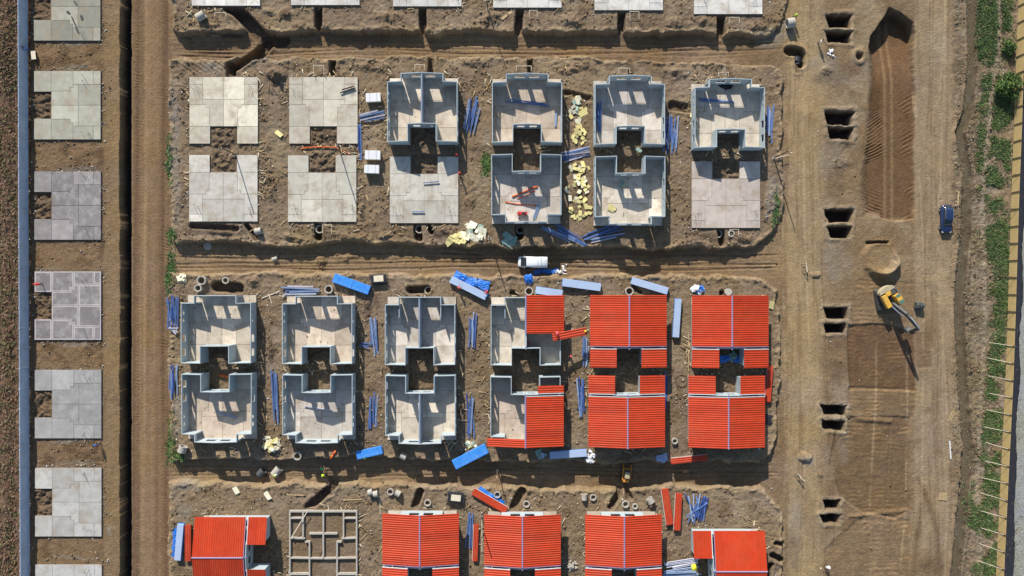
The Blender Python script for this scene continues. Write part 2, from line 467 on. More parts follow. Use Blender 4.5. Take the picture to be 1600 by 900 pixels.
# narrow trenches: x1 y1 x2 y2 width(px) depth
TR = [(497, 10, 497, 40, 11, 1.1), (660, 10, 661, 44, 10, 1.1), (813, 12, 811, 46, 12, 1.1), (972, 16, 972, 44, 12, 1.1), (1127, 22, 1126, 50, 13, 1.1),
      (355, 12, 375, 22, 14, 1.3), (372, 18, 412, 60, 20, 1.5), (412, 60, 440, 60, 18, 1.7), (414, 66, 396, 84, 18, 2.0), (398, 82, 364, 106, 16, 1.9), (360, 104, 361, 117, 16, 1.2),
      (519, 96, 518, 118, 9, .9), (673, 92, 672, 112, 8, .9), (829, 95, 829, 113, 8, .9), (985, 95, 986, 116, 9, .9), (1140, 98, 1142, 122, 8, .9),
      (496, 350, 497, 370, 11, 1.0), (653, 350, 654, 372, 11, 1.0), (1126, 358, 1128, 378, 11, 1.1), (672, 352, 674, 362, 7, 1.0), (812, 352, 813, 368, 12, 1.0),
      (521, 758, 482, 792, 13, .9), (512, 740, 516, 770, 9, .5), (657, 768, 648, 792, 11, 1.0), (815, 768, 802, 794, 12, 1.0), (969, 766, 955, 792, 11, 1.0), (978, 758, 984, 778, 9, .9),
      (1236, 78, 1250, 80, 15, 1.6), (1252, 84, 1252, 98, 14, 1.6), (1247, 100, 1247, 112, 3, .6), (1212, 850, 1224, 852, 6, .9), (1207, 868, 1220, 876, 9, 1.0), (1204, 884, 1200, 900, 8, .8),
      (300, 352, 368, 358, 10, .5), (385, 352, 398, 372, 7, .8), (318, 50, 372, 52, 3, .4), (640, 452, 668, 452, 12, 1.1), (338, 448, 372, 450, 16, 1.1), (800, 458, 812, 470, 8, .7), (1000, 455, 990, 447, 6, .4), (1128, 457, 1128, 464, 7, .7),
      (752, 398, 690, 394, 3, .15), (1050, 165, 1075, 170, 14, .45), (882, 145, 935, 155, 8, .35)]
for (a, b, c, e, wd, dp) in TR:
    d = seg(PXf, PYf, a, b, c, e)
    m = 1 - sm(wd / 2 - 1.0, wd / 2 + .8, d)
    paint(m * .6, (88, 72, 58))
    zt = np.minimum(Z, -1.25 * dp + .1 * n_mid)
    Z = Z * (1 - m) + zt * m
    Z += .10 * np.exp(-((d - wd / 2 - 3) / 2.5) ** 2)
d = np.hypot(PX - 1345, PY - 85); Z -= .9 * (1 - sm(4, 7, d)); Z += .25 * np.exp(-((d - 10) / 4) ** 2)
# spoil heaps: cx cy rx ry h
HEAPS = [(432, 116, 17, 13, 1.7), (448, 22, 15, 10, .6), (420, 20, 14, 9, .5), (325, 40, 20, 5, .4), (600, 25, 30, 10, .5), (470, 40, 14, 8, .5), (765, 30, 22, 12, .5), (890, 30, 26, 14, .6), (1060, 36, 20, 10, .5), (1100, 32, 24, 10, .5), (1180, 42, 20, 8, .5),
         (580, 105, 34, 8, .5), (745, 100, 28, 8, .5), (900, 105, 40, 9, .5), (1050, 115, 30, 10, .5), (455, 370, 20, 8, .7), (560, 372, 26, 8, .6), (600, 368, 14, 6, .5), (700, 360, 16, 10, .5), (1080, 378, 28, 7, .5), (1160, 372, 20, 8, .5), (350, 362, 26, 6, .5),
         (395, 440, 14, 10, .8), (425, 545, 8, 20, .5), (575, 480, 8, 26, .5), (350, 222, 8, 8, .6), (506, 212, 12, 6, .5), (1140, 262, 10, 10, .8), (1128, 275, 8, 6, .5), (1258, 716, 11, 8, .8), (1275, 430, 10, 6, .4), (1310, 60, 8, 8, .3), (1290, 110, 14, 6, .4), (1282, 745, 6, 12, .3),
         (1330, 220, 22, 16, .3), (1320, 255, 20, 10, .25), (805, 130, 10, 12, .2), (424, 700, 14, 9, .5), (505, 772, 12, 6, .4), (806, 790, 8, 6, .2), (1205, 320, 10, 30, .35), (738, 300, 7, 30, .3), (565, 320, 6, 24, .4), (420, 270, 8, 60, .3), (282, 300, 8, 60, .1), (540, 400, 20, 8, .3), (500, 408, 9, 14, .5), (880, 850, 8, 40, .3), (890, 640, 8, 40, .3)]
for (cx, cy, rx, ry, h) in HEAPS:
    q = np.hypot((PX - cx) / rx, (PY - cy) / ry)
    Z += h * np.clip(1 - q, 0, 1) ** .8 * (.8 + .9 * n_small)
    rough += .5 * (1 - sm(.6, 1.2, q))
    paint((1 - sm(.3, 1.1, q)) * .35, (110, 90, 70))
for (cx, cy, rx, ry) in [(430, 120, 20, 15), (424, 545, 7, 24), (575, 485, 9, 26), (350, 222, 18, 12), (506, 212, 18, 11), (448, 20, 12, 9), (1064, 168, 14, 9), (420, 700, 14, 16), (500, 770, 16, 10), (395, 300, 8, 30), (590, 475, 6, 20), (738, 640, 7, 30), (885, 615, 7, 30), (110, 262, 46, 6), (72, 300, 12, 26), (72, 455, 12, 26), (72, 610, 12, 26), (72, 765, 12, 26), (72, 150, 12, 26), (520, 372, 50, 6), (690, 365, 20, 8), (1100, 372, 40, 7), (330, 360, 40, 6)]:
    q = np.hypot((PX - cx) / rx, (PY - cy) / ry)
    paint((1 - sm(.35, 1.1, q)) * .75 * (1 + 2 * n_small), (92, 75, 59))
# grey rubble and cement dust
for (cx, cy, rx, ry, s) in [(275, 230, 9, 130, .5), (546, 190, 8, 30, .7), (545, 300, 8, 40, .5), (395, 170, 9, 40, .6), (1205, 310, 12, 40, .7), (770, 150, 8, 30, .6), (760, 215, 8, 20, .5), (870, 160, 8, 25, .5), (1205, 60, 22, 20, .7), (1228, 45, 14, 18, .7),
        (1262, 720, 16, 10, .7), (1245, 812, 14, 40, .5), (1310, 410, 30, 40, .45), (1300, 250, 30, 40, .4), (1290, 100, 30, 20, .5), (1320, 700, 12, 40, .3), (286, 800, 20, 16, .5), (300, 760, 30, 10, .5), (280, 650, 12, 50, .6), (330, 105, 20, 12, .5), (400, 90, 20, 12, .6), (585, 775, 30, 14, .45), (885, 880, 10, 20, .6), (110, 68, 40, 5, .6), (115, 105, 30, 5, .6), (120, 540, 30, 5, .6), (110, 690, 36, 5, .6), (120, 262, 40, 4, .5), (80, 422, 20, 4, .5), (120, 725, 40, 4, .5), (112, 872, 40, 4, .5), (172, 832, 5, 10, .8)]:
    q = np.hypot((PX - cx) / rx, (PY - cy) / ry)
    paint((1 - sm(.4, 1.15, q)) * s * (.75 + n_small), (150, 144, 132))
# cross roads: wheel tracks
def htracks(y0, x0, x1, n, seed, amp=.05):
    global Z
    m = sm(x0, x0 + 30, PX0) * (1 - sm(x1 - 30, x1, PX0)) * (1 - padm)
    for i in range(n):
        yy = y0 + (i - n / 2) * 4.6 + 9 * vn(X, Y * 0, 17, seed + i) + 3 * vn(X, Y * 0, 5, seed + i + 2)
        g = np.exp(-((PY0 - yy) / 1.3) ** 2) * m
        Z -= amp * g * (1 + i % 2)
        Z += amp * .6 * np.exp(-((PY0 - yy - 2.6) / 1.2) ** 2) * m
        paint(g * .4, (112, 88, 64))
htracks(75, 250, 1230, 5, 1); htracks(410, 250, 1230, 6, 3, .06); htracks(742, 250, 1230, 4, 5); htracks(76, 262, 372, 6, 2, .09)
def vtracks(x0, y0, y1, n, seed, gap, amp=.05, slope=0.0, col=(120, 96, 70)):
    global Z
    m = sm(y0, y0 + 60, PY0) * (1 - sm(y1 - 60, y1, PY0))
    for i in range(n):
        xx = x0 + (i - n / 2) * gap + 16 * vn(X * 0, Y, 26, seed + i // 2) + 3 * vn(X * 0, Y, 6, seed + i) + slope * (PY0 - y0) + (18 if i % 2 else 0)
        g = np.exp(-((PX0 - xx) / 1.6) ** 2) * m * np.clip(.6 + 2.5 * vn(X * .1, Y, 4, seed + i), 0, 1)
        Z -= amp * g; Z += amp * .5 * np.exp(-((PX0 - xx - 2.8) / 1.3) ** 2) * m
        paint(g * .5, col if i % 3 else (178, 156, 122))
vtracks(1244, -200, 1100, 6, 1, 5); vtracks(1460, -200, 1100, 7, 4, 6, .04); vtracks(1390, 520, 1100, 4, 2, 9, .04, -.02); vtracks(1268, 100, 900, 3, 6, 8, .05, .03)
for (cx, cy, rx, ry, cc) in [(1262, 150, 26, 30, (172, 146, 108)), (1250, 420, 20, 50, (168, 144, 110)), (1262, 600, 26, 60, (170, 146, 112)), (1240, 860, 18, 40, (120, 104, 88)), (1465, 60, 20, 50, (166, 146, 114)), (1455, 520, 14, 30, (124, 100, 74)), (1470, 440, 18, 60, (164, 142, 110)), (1310, 280, 20, 30, (118, 98, 76)), (1310, 580, 18, 30, (116, 96, 74)), (1300, 120, 40, 18, (122, 106, 86)), (1385, 345, 40, 10, (150, 126, 94)), (1300, 730, 14, 30, (150, 130, 102)), (900, 76, 200, 10, (146, 116, 80)), (640, 408, 140, 10, (148, 120, 84)), (1080, 408, 120, 12, (150, 124, 90)), (430, 405, 60, 12, (158, 136, 104)), (640, 745, 60, 8, (152, 128, 94))]:
    q = np.hypot((PX - cx) / rx, (PY - cy) / ry)
    paint((1 - sm(.3, 1.1, q)) * .65 * (1 + 2.2 * n_mid), cc)
ribm = np.exp(-((PX - 320) / 40) ** 2 - ((PY - 104) / 10) ** 2)
Z += .06 * np.sin(2 * math.pi * (X * .6 + Y * .8) / .6) * sm(.3, .6, ribm)
# stream in the east and the bank with weeds
STREAM = [(1523, -300), (1521, 0), (1522, 100), (1515, 170), (1502, 205), (1508, 240), (1515, 275), (1513, 310), (1507, 400), (1501, 475), (1504, 550), (1507, 610), (1515, 700), (1507, 790), (1495, 900), (1480, 1200)]
sd = pathd(PX0 + 4 * w1, PY0, STREAM)
bank = sm(1488, 1500, PX) * (1 - sm(1580, 1600, PX0))
paint(bank * .8, (136, 118, 94))
paint(bank * sm(0, .2, n_mid) * .6, (104, 88, 70))
paint(bank * sm(0.05, .25, fbm(X, Y, 1.5, 3, 2)) * .5, (166, 150, 124))
rough += bank * .8
sb = 1 - sm(6.2, 7.8, sd + 3 * w3)
Z += .35 * np.exp(-((sd - 10) / 3.0) ** 2) * (PX0 < 1520) * (.4 + 2 * np.abs(n_mid))
Z = Z * (1 - sb) - .85 * sb
rough = rough * (1 - .9 * sb)
paint(sb, (106, 94, 73)); paint(sb * sm(.0, .2, n_mid) * .4, (94, 82, 62))
paint(np.exp(-((sd - 7.5) / 1.6) ** 2) * .7, (84, 70, 56))
gcen = np.interp(PY0, [0, 150, 250, 330, 420, 520, 620, 720, 820, 900], [1552, 1560, 1562, 1545, 1575, 1568, 1560, 1548, 1546, 1545]).astype(np.float32)
gw = np.interp(PY0, [0, 150, 250, 330, 420, 520, 620, 720, 820, 900], [34, 30, 28, 26, 14, 12, 16, 14, 18, 14]).astype(np.float32)
gm = np.exp(-((PX - gcen) / gw) ** 2)
patht = pathd(PX0 + 3 * w1, PY0, [(1560, -50), (1565, 30), (1562, 90), (1553, 140), (1546, 220), (1538, 300), (1542, 500), (1535, 640), (1530, 760), (1535, 900)])
gm = gm * sm(3, 8, patht) * sm(-.10, .16, fbm(X, Y, 2.2, 4, 3) + .02) * sm(1526, 1536, PX) * (1 - sm(1577, 1592, PX0 + PY0 * .02))
gm = np.maximum(gm, .7 * np.exp(-((PX - 1527) / 9) ** 2 - ((PY - 820) / 60) ** 2) * sm(-.1, .1, n_mid))
paint(gm * .6, (104, 110, 66))
paint((1 - sm(1.5, 5, patht)) * bank * .7, (160, 146, 122))
# beyond the fences
wf = 1 - sm(42, 45, PX0)
paint(wf, (112, 88, 68)); paint(wf * sm(.05, .25, fbm(X * 2, Y * .4, 4, 4, 1)) * .6, (84, 78, 50)); paint(wf * sm(.02, .25, fbm(X * 2, Y * .5, 3, 4, 5)) * .7, (132, 104, 82))
Z = Z * (1 - wf) + (-.1 + .12 * np.sin(X * 2.6)) * wf; rough += wf * .6
ef = sm(0, 4, PX0 - np.interp(PY0, [-300, 0, 100, 300, 600, 750, 900, 1300], [1600, 1593, 1589, 1582, 1573, 1567, 1559, 1540]))
Z = Z * (1 - ef) - .3 * ef
er3 = sm(0, 1.5, PX0 - np.interp(PY0, [-300, 0, 300, 600, 700, 800, 900, 1300], [1612, 1606, 1597, 1590, 1588, 1584, 1580, 1565]))
paint(er3, (158, 158, 150)); rough = rough * (1 - ef)
# flat bed below every footprint is set later through this list
def gz(x, y):
    i = int(np.clip(np.searchsorted(GX, x), 1, len(GX) - 1)); j = int(np.clip(np.searchsorted(GY, y), 1, len(GY) - 1))
    tx = (x - GX[i - 1]) / (GX[i] - GX[i - 1]); ty = (y - GY[j - 1]) / (GY[j] - GY[j - 1])
    a = Z[j - 1, i - 1] * (1 - tx) + Z[j - 1, i] * tx; b = Z[j, i - 1] * (1 - tx) + Z[j, i] * tx
    return float(a * (1 - ty) + b * ty)
def gzp(px, py): return gz((px - 800) / 10, (450 - py) / 10)

near = (np.abs(X) < 95) & (np.abs(Y) < 60)
Z += np.where(near, rough * (.20 * n_mid + .20 * n_small + .17 * n_f), .2 * n_big).astype(np.float32)
Z += np.where(near, .05 * n_big, 0).astype(np.float32)
# small patches of drier and damper earth
lum = C.mean(-1, keepdims=True)
C = lum + (C - lum) * .95
C *= (1 + .30 * fbm(X, Y, 1.1, 3, 1) + .34 * n_f)[..., None]
hue = fbm(X, Y, 5.0, 4, 5) + .5 * n_mid
C = C * np.stack([1 + .05 * hue, 1 - .0 * hue, 1 - .30 * hue], -1)
C = np.clip(C, .02, .8)
FOOT = []
# ------------------------------------------------------------------ plots: footprints (photo pixels of the centre, front direction)
# front: N/S/E/W, centre px at ground level
def centre(cx, front_y, front):
    return (cx, front_y + 52) if front == 'N' else (cx, front_y - 52)
PLOTS = []      # dict(kind, cx, cy, front, ...)
def plot(kind, cx, cy, front, **k): PLOTS.append(dict(kind=kind, cx=cx, cy=cy, front=front, **k))
LIGHT = (205, 196, 180); COOL = (186, 182, 168); PURP = (124, 116, 116); MOT = (168, 164, 158); PALE = (200, 197, 190)
# left column, notch to the west
for i, (y, t, lab) in enumerate([
    (11, (152, 149, 134), 'grey green concrete house slab with dark spill marks beside the tall fence'),
    (165, (174, 172, 155), 'smooth grey concrete house slab with diagonal trowel sheen beside the tall fence'),
    (321.5, (140, 133, 130), 'evenly dark purple grey concrete slab with thin pale joints beside the tall fence'),
    (477.5, (134, 127, 126), 'dark purple grey concrete slab with broad white edges, a red marker on its corner'),
    (631, (158, 156, 152), 'grey concrete slab mottled with whitish drying patches beside the tall fence'),
    (784, (188, 185, 178), 'clean pale grey concrete slab with crisp joints, lower end of the fence column'),
    (935, (198, 196, 190), 'pale concrete slab cut off by the bottom edge beside the tall fence')]):
    plot('slab', 106.5 + i * .35, y, 'E', tint=t, label=lab, group='house slabs along the tall fence', border=(i == 3), mott=(i in (2, 4)))
# top row
for cx, fy, lab in [(354, 10, 'whitish concrete slab cut by the top edge, above a lying grey pipe'),
                    (509, 9, 'whitish concrete slab cut by the top edge, with a soil heap at its lower left corner'),
                    (668, 11, 'dirt smeared whitish concrete slab cut by the top edge of the picture'),
                    (824, 13, 'whitish concrete slab cut by the top edge, just right of a thin pole'),
                    (982, 17, 'pale concrete slab cut by the top edge, second from the right in its row'),
                    (1137, 23, 'pale concrete slab cut by the top edge, nearest the wide dirt road')]:
    plot('slab', cx, fy - 52, 'S', tint=(212, 208, 200), label=lab, group='house slabs along the top edge')
# row 1
plot('slab', 350.5, 173, 'N', tint=(206, 198, 178), label='bare beige slab at the left end of the upper block, notch facing its twin below', group='bare slabs of the upper block')
plot('slab', 506, 173, 'N', tint=(200, 192, 174), label='bare beige slab with black bars lying on it, above the orange hose', group='bare slabs of the upper block')
plot('house', 663, 175, 'N', party=1, label='unroofed house shell with a dividing wall, right of the white wrapped pallets', group='unroofed house shells')
plot('house', 823, 176, 'N', label='unroofed house shell with blue bars leaning across its floor, left of the yellow foam', group='unroofed house shells')
plot('house', 980, 179, 'N', label='unroofed house shell with blue bars along its inner left wall, right of yellow foam', group='unroofed house shells')
plot('house', 1132.5, 184, 'N', label='unroofed house shell with a crumpled black sheet inside its front bay', group='unroofed house shells')
plot('slab', 350, 294.5, 'S', tint=(204, 198, 186), label='bare beige slab at the left end of the upper block, notch facing up', group='bare slabs of the upper block')
plot('slab', 504, 295, 'S', tint=(200, 194, 178), label='bare beige slab with scribbled marks, below the orange hose', group='bare slabs of the upper block')
plot('slab', 663, 297, 'S', tint=(202, 196, 182), label='bare slab with a grey beam lying on it, shaded by the house shell above', group='bare slabs of the upper block')
plot('house', 822, 298, 'S', label='unroofed house shell with orange tubes and a red machine on its floor', group='unroofed house shells')
plot('house', 980.5, 301, 'S', label='unroofed house shell with yellow foam sheets on its floor, right of the foam litter', group='unroofed house shells')
plot('slab', 1133.5, 304.5, 'S', tint=(196, 184, 172), label='bare brownish slab at the right end of the upper block, beside the wide dirt road', group='bare slabs of the upper block')
# row 2
plot('house', 348, 513, 'N', label='unroofed house shell at the upper left end of the middle block', group='unroofed house shells')
plot('house', 502.5, 514, 'N', label='unroofed house shell right below the long white and blue steel bundle', group='unroofed house shells')
plot('house', 659.5, 515.5, 'N', party=1, inner=1, label='unroofed shell split by a dividing wall, its porch facing up beside a square pit', group='unroofed house shells')
plot('house', 821, 516, 'N', party=1, inner=1, roof=('E1',), label='house with red sheets over its upper right part only, worker on the roof edge')
plot('house', 977.5, 516, 'N', party=1, roof=('E', 'W', 'wE', 'wW'), label='red roofed house with open bare yard, right of the half roofed house', group='fully red roofed houses of the middle block')
plot('house', 1133, 516.5, 'N', party=1, roof=('E', 'W', 'wE', 'wW'), yard=1, label='red roofed house with blue sheet and green tarp in its yard', group='fully red roofed houses of the middle block')
plot('house', 349, 633, 'S', label='unroofed shell at the lower left of the middle block, pale bar across its floor', group='unroofed house shells')
plot('house', 503, 634, 'S', label='unroofed house shell with a white bar across its sunny floor', group='unroofed house shells')
plot('house', 660, 635, 'S', party=1, label='unroofed shell split by a dividing wall, above the short blue wrapped pack', group='unroofed house shells')
plot('house', 820.5, 637, 'S', party=1, roof=('W', 'E0', 'wW0'), label='half roofed house with white scrap strips on its open floor')
plot('house', 975, 638, 'S', party=1, roof=('E', 'W', 'wE', 'wW'), label='red roofed house above the small loader, front facing down', group='fully red roofed houses of the middle block')
plot('house', 1127.5, 638.5, 'S', party=1, roof=('E', 'W', 'wE', 'wW'), label='red roofed house at the lower right of the middle block, beside the wide dirt road', group='fully red roofed houses of the middle block')
# bottom row
plot('frame', 506, 849, 'N', label='open grid of pale foundation beams on bare earth')
plot('house', 660.5, 849, 'N', party=1, roof=('E', 'W', 'wE', 'wW'), label='bottom row red roofed house right of the foundation grid', group='red roofed houses cut by the bottom edge')
plot('house', 816, 850.5, 'N', party=1, roof=('E', 'W', 'wE', 'wW'), label='bottom row red roofed house with a thin pole shadow on its left slope', group='red roofed houses cut by the bottom edge')
plot('house', 970, 850.5, 'N', party=1, roof=('E', 'W', 'wE', 'wW'), label='bottom row red roofed house left of two separate red sheet packs', group='red roofed houses cut by the bottom edge')
plot('house', 371, 858, 'W', party=1, roof=('E', 'W', 'wE', 'wW'), label='red roofed corner house with sideways roof ribs, left end of the bottom row')
plot('house', 1131, 879, 'E', party=1, roof=('E', 'W', 'wE', 'wW'), label='red roofed corner house with sideways ribs, right end of the bottom row')

RZ = {'N': 0.0, 'S': math.pi, 'E': -math.pi / 2, 'W': math.pi / 2}
HW, HD = 5.35, 5.2
for p in PLOTS:
    x, y = W(p['cx'], p['cy'])
    a, b = (HW, HD) if p['front'] in 'NS' else (HD, HW)
    q = np.maximum(np.abs(X - x) - a - .3, np.abs(Y - y) - b - .3)
    m = 1 - sm(-.3, .5, q)
    tgt = -.05 + .5 * np.clip(Z, -.3, .3) if p['kind'] == 'frame' else .02 + .4 * np.clip(Z, -.3, .3)
    if p['kind'] != 'frame':
        ly = {'N': Y - y, 'S': y - Y, 'E': X - x, 'W': x - X}[p['front']]; lx = (X - x) if p['front'] in 'NS' else (Y - y)
        nt_ = (1 - sm(1.75, 2.05, np.abs(lx))) * (1 - sm(-2.95, -2.65, ly)) * (np.abs(ly) < 7)
        tgt = tgt + nt_ * (.25 * np.clip(n_mid + .1, 0, 1) + (.8 if p['kind'] == 'slab' else .3) * n_small + .35 * n_f)
        kk = nt_ * (.55 if p['kind'] == 'slab' else .2) * (np.abs(ly) < 5.6)
        C = C * (1 - kk[..., None]) + np.array(alb(98, 84, 68), np.float32) * kk[..., None]
    Z = Z * (1 - m) + tgt * m
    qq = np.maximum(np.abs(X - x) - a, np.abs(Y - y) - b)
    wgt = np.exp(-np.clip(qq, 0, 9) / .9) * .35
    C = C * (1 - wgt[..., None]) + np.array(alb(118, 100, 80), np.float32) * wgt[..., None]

def build_ground():
    ny, nx = X.shape
    co = np.stack([X, Y, Z], -1).reshape(-1, 3).astype(np.float32)
    idx = np.arange(nx * ny).reshape(ny, nx)
    q = np.stack([idx[:-1, :-1], idx[:-1, 1:], idx[1:, 1:], idx[1:, :-1]], -1).reshape(-1).astype(np.int32)
    me = bpy.data.meshes.new('ground')
    me.vertices.add(nx * ny); me.vertices.foreach_set('co', co.ravel())
    nf = len(q) // 4
    me.loops.add(nf * 4); me.loops.foreach_set('vertex_index', q)
    me.polygons.add(nf)
    me.polygons.foreach_set('loop_start', np.arange(0, nf * 4, 4, dtype=np.int32))
    me.update(calc_edges=True)
    me.polygons.foreach_set('use_smooth', np.ones(nf, bool))
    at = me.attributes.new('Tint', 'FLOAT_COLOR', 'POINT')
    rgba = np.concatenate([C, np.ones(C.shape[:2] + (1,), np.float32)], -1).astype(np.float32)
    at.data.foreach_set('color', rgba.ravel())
    m = bpy.data.materials.new('soil'); m.use_nodes = True
    nt = m.node_tree; N = nt.nodes; L = nt.links; b = N['Principled BSDF']
    b.inputs['Roughness'].default_value = 0.95; b.inputs['Specular IOR Level'].default_value = 0.15
    a = N.new('ShaderNodeAttribute'); a.attribute_name = 'Tint'
    g = N.new('ShaderNodeNewGeometry')
    n1 = N.new('ShaderNodeTexNoise'); n1.inputs['Scale'].default_value = 3.5; n1.inputs['Detail'].default_value = 8; n1.inputs['Roughness'].default_value = .75
    L.new(g.outputs['Position'], n1.inputs['Vector'])
    mr = N.new('ShaderNodeMapRange'); mr.inputs[1].default_value = .3; mr.inputs[2].default_value = .7; mr.inputs[3].default_value = .74; mr.inputs[4].default_value = 1.26
    L.new(n1.outputs[0], mr.inputs[0])
    mu = N.new('ShaderNodeVectorMath'); mu.operation = 'SCALE'
    L.new(a.outputs['Color'], mu.inputs[0]); L.new(mr.outputs[0], mu.inputs['Scale'])
    L.new(mu.outputs[0], b.inputs['Base Color'])
    n2 = N.new('ShaderNodeTexNoise'); n2.inputs['Scale'].default_value = 4.0; n2.inputs['Detail'].default_value = 7; n2.inputs['Roughness'].default_value = .7
    L.new(g.outputs['Position'], n2.inputs['Vector'])
    bp = N.new('ShaderNodeBump'); bp.inputs['Strength'].default_value = .9; bp.inputs['Distance'].default_value = .2
    L.new(n2.outputs[0], bp.inputs['Height']); L.new(bp.outputs[0], b.inputs['Normal'])
    me.materials.append(m)
    o = bpy.data.objects.new('ground', me); COL.objects.link(o)
    o['kind'] = 'structure'
    return o
build_ground()

# ------------------------------------------------------------------ slabs
SLABTOP = .28
def inset(poly, d):
    n = len(poly); out = []
    for i in range(n):
        p0 = Vector(poly[i - 1]); p1 = Vector(poly[i]); p2 = Vector(poly[(i + 1) % n])
        e1 = (p1 - p0).normalized(); e2 = (p2 - p1).normalized()
        n1 = Vector((-e1.y, e1.x)); n2 = Vector((-e2.y, e2.x))
        out.append(tuple(p1 + (n1 + n2) * d))
    return out
def plates():
    """slab bays in local coordinates, front edge at +y (ccw polygons)"""
    f = HD
    half = [
        [(-5.35, f - 1.15), (-3.25, f - 1.15), (-3.25, f), (-5.35, f)],
        [(-5.35, f - 4.3), (-3.25, f - 4.3), (-3.25, f - 1.15), (-5.35, f - 1.15)],
        [(-3.25, f - 3.5), (0, f - 3.5), (0, f), (-3.25, f)],
        [(-3.25, f - 4.3), (-2.75, f - 4.3), (-2.75, f - 4.8), (-2.2, f - 4.8), (-2.2, f - 7.7), (0, f - 7.7), (0, f - 3.5), (-3.25, f - 3.5)],
        [(-5.35, f - 7.7), (-2.2, f - 7.7), (-2.2, f - 4.8), (-2.75, f - 4.8), (-2.75, f - 4.3), (-5.35, f - 4.3)],
        [(-5.35, -HD), (-2.1, -HD), (-2.1, f - 7.7), (-5.35, f - 7.7)]]
    return half + [[(-x, y) for x, y in reversed(P)] for P in half]
OUT = [(-HW, -HD), (-2.1, -HD), (-2.1, -HD + 2.7), (2.1, -HD + 2.7), (2.1, -HD), (HW, -HD), (HW, HD), (-HW, HD)]
def make_slab(root, tint, border=False, seed=0, mott=False):
    r = random.Random(seed)
    mb = MB()
    base = inset(OUT, .012)
    mb.prism([base[0], base[1], base[2], (base[7][0], base[2][1])], -.5, SLABTOP - .03, alb(*[c * .74 for c in tint]))
    mb.prism([base[3], base[4], base[5], (base[5][0], base[3][1])], -.5, SLABTOP - .03, alb(*[c * .74 for c in tint]))
    mb.prism([(base[7][0], base[2][1] + .001), (base[5][0], base[2][1] + .001), base[6], base[7]], -.5, SLABTOP - .032, alb(*[c * .74 for c in tint]))
    for P in plates():
        k = 1 + r.uniform(-.06, .05)
        if border:
            mb.prism(inset(P, .028), SLABTOP - .032, SLABTOP - .006, alb(*[min(255, c * 1.42) for c in tint]))
            inn = inset(P, .2 + r.uniform(-.04, .05))
            mb.prism(inn, SLABTOP - .006, SLABTOP, alb(*[c * k for c in tint]))
        else:
            if r.random() < .2: k *= 1.09
            mb.prism(inset(P, .028), SLABTOP - .032, SLABTOP, alb(*[min(255, c * k) for c in tint]))
    return mb.build('slab', M['slabm'] if border or mott else M['slab'], root)
def starter_bars(root, seed):
    r = random.Random(seed)
    for sx in (-1, 1):
        mb = MB()
        for k in range(4):
            x = sx * (4.3 + r.uniform(-.6, .5)); y = HD - 1.7 - r.uniform(0, 1.3)
            a = r.uniform(-.9, .9)
            mb.tube((x, y, SLABTOP), (x + .5 * math.sin(a), y + .25 * math.cos(a), SLABTOP + .75), .022, 5)
        mb.build('starter_bar', M['rebar'], root)

# ------------------------------------------------------------------ houses
SL = .185; EAVE = 2.4
def hg(x): return EAVE + (HW - abs(x)) * SL
def wall(mb, p0, p1, t, hf, ops=(), z0=SLABTOP):
    p0 = Vector(p0); p1 = Vector(p1); L = (p1 - p0).length; d = (p1 - p0) / L; nrm = Vector((-d.y, d.x)) * t / 2
    br = {0.0, L}
    for (a, b, s, h) in ops: br |= {a, b}
    # break at the ridge
    if abs(d.x) > .5 and p0.x * p1.x < 0: br.add(abs(p0.x))
    br = sorted(br)
    def piece(a, b, zb, zt):
        A = p0 + d * a; B = p0 + d * b
        ta = zt(A) if callable(zt) else zt; tb = zt(B) if callable(zt) else zt
        bt = [A - nrm, B - nrm, B + nrm, A + nrm]
        mb.hexa([(q.x, q.y, zb) for q in bt], [(bt[0].x, bt[0].y, ta), (bt[1].x, bt[1].y, tb), (bt[2].x, bt[2].y, tb), (bt[3].x, bt[3].y, ta)])
    top = lambda P: z0 + hf(P)
    for a, b in zip(br[:-1], br[1:]):
        op = [o for o in ops if o[0] <= a + 1e-6 and o[1] >= b - 1e-6]
        if op:
            s, h = op[0][2], op[0][3]
            if s > 0: piece(a, b, z0, z0 + s)
            piece(a, b, z0 + h, top)
        else:
            piece(a, b, z0, top)
def corr(mb, x0, z0, x1, z1, ya, yb, pitch=.335, amp=.05, th=.03, flat=False):
    """ribbed sheet from (x0,z0) to (x1,z1), ribs along x, spread over y"""
    n = max(1, int(round((yb - ya) / pitch))); p = (yb - ya) / n
    prof = [(ya, 0)]
    for k in range(n):
        y = ya + k * p
        for f, z in ((.0, 0), (.40, 0), (.56, amp), (.80, amp), (.96, 0)):
            if f > 0: prof.append((y + f * p, z))
    prof.append((yb, 0))
    b = len(mb.v); m = len(prof)
    for (x, z) in ((x0, z0), (x1, z1)):
        for (y, dz) in prof: mb.v.append((x, y, z + dz))
        for (y, dz) in prof: mb.v.append((x, y, z + dz - th))
    A = b; B = b + m; Cc = b + 2 * m; D = b + 3 * m
    s = 1 if x1 > x0 else -1
    tn = None
    def F(*q):
        mb.f.append(q if s > 0 else tuple(reversed(q))); mb.t.append(tn)
    rr = random.Random(int(abs(ya * 100 + x1 * 37)) + len(bpy.data.objects))
    base_ = alb(196, 62, 26)
    for i in range(m - 1):
        if i % 15 == 0:
            kf = rr.uniform(.88, 1.08); kg = rr.uniform(.94, 1.1)
            tn = (base_[0] * kf, base_[1] * kf * kg, base_[2] * kf * kg)
        F(A + i, Cc + i, Cc + i + 1, A + i + 1)
        F(B + i + 1, D + i + 1, D + i, B + i)
        F(A + i, A + i + 1, B + i + 1, B + i)
        F(Cc + i + 1, Cc + i, D + i, D + i + 1)
    F(A, B, D, Cc); F(A + m - 1, Cc + m - 1, D + m - 1, B + m - 1)

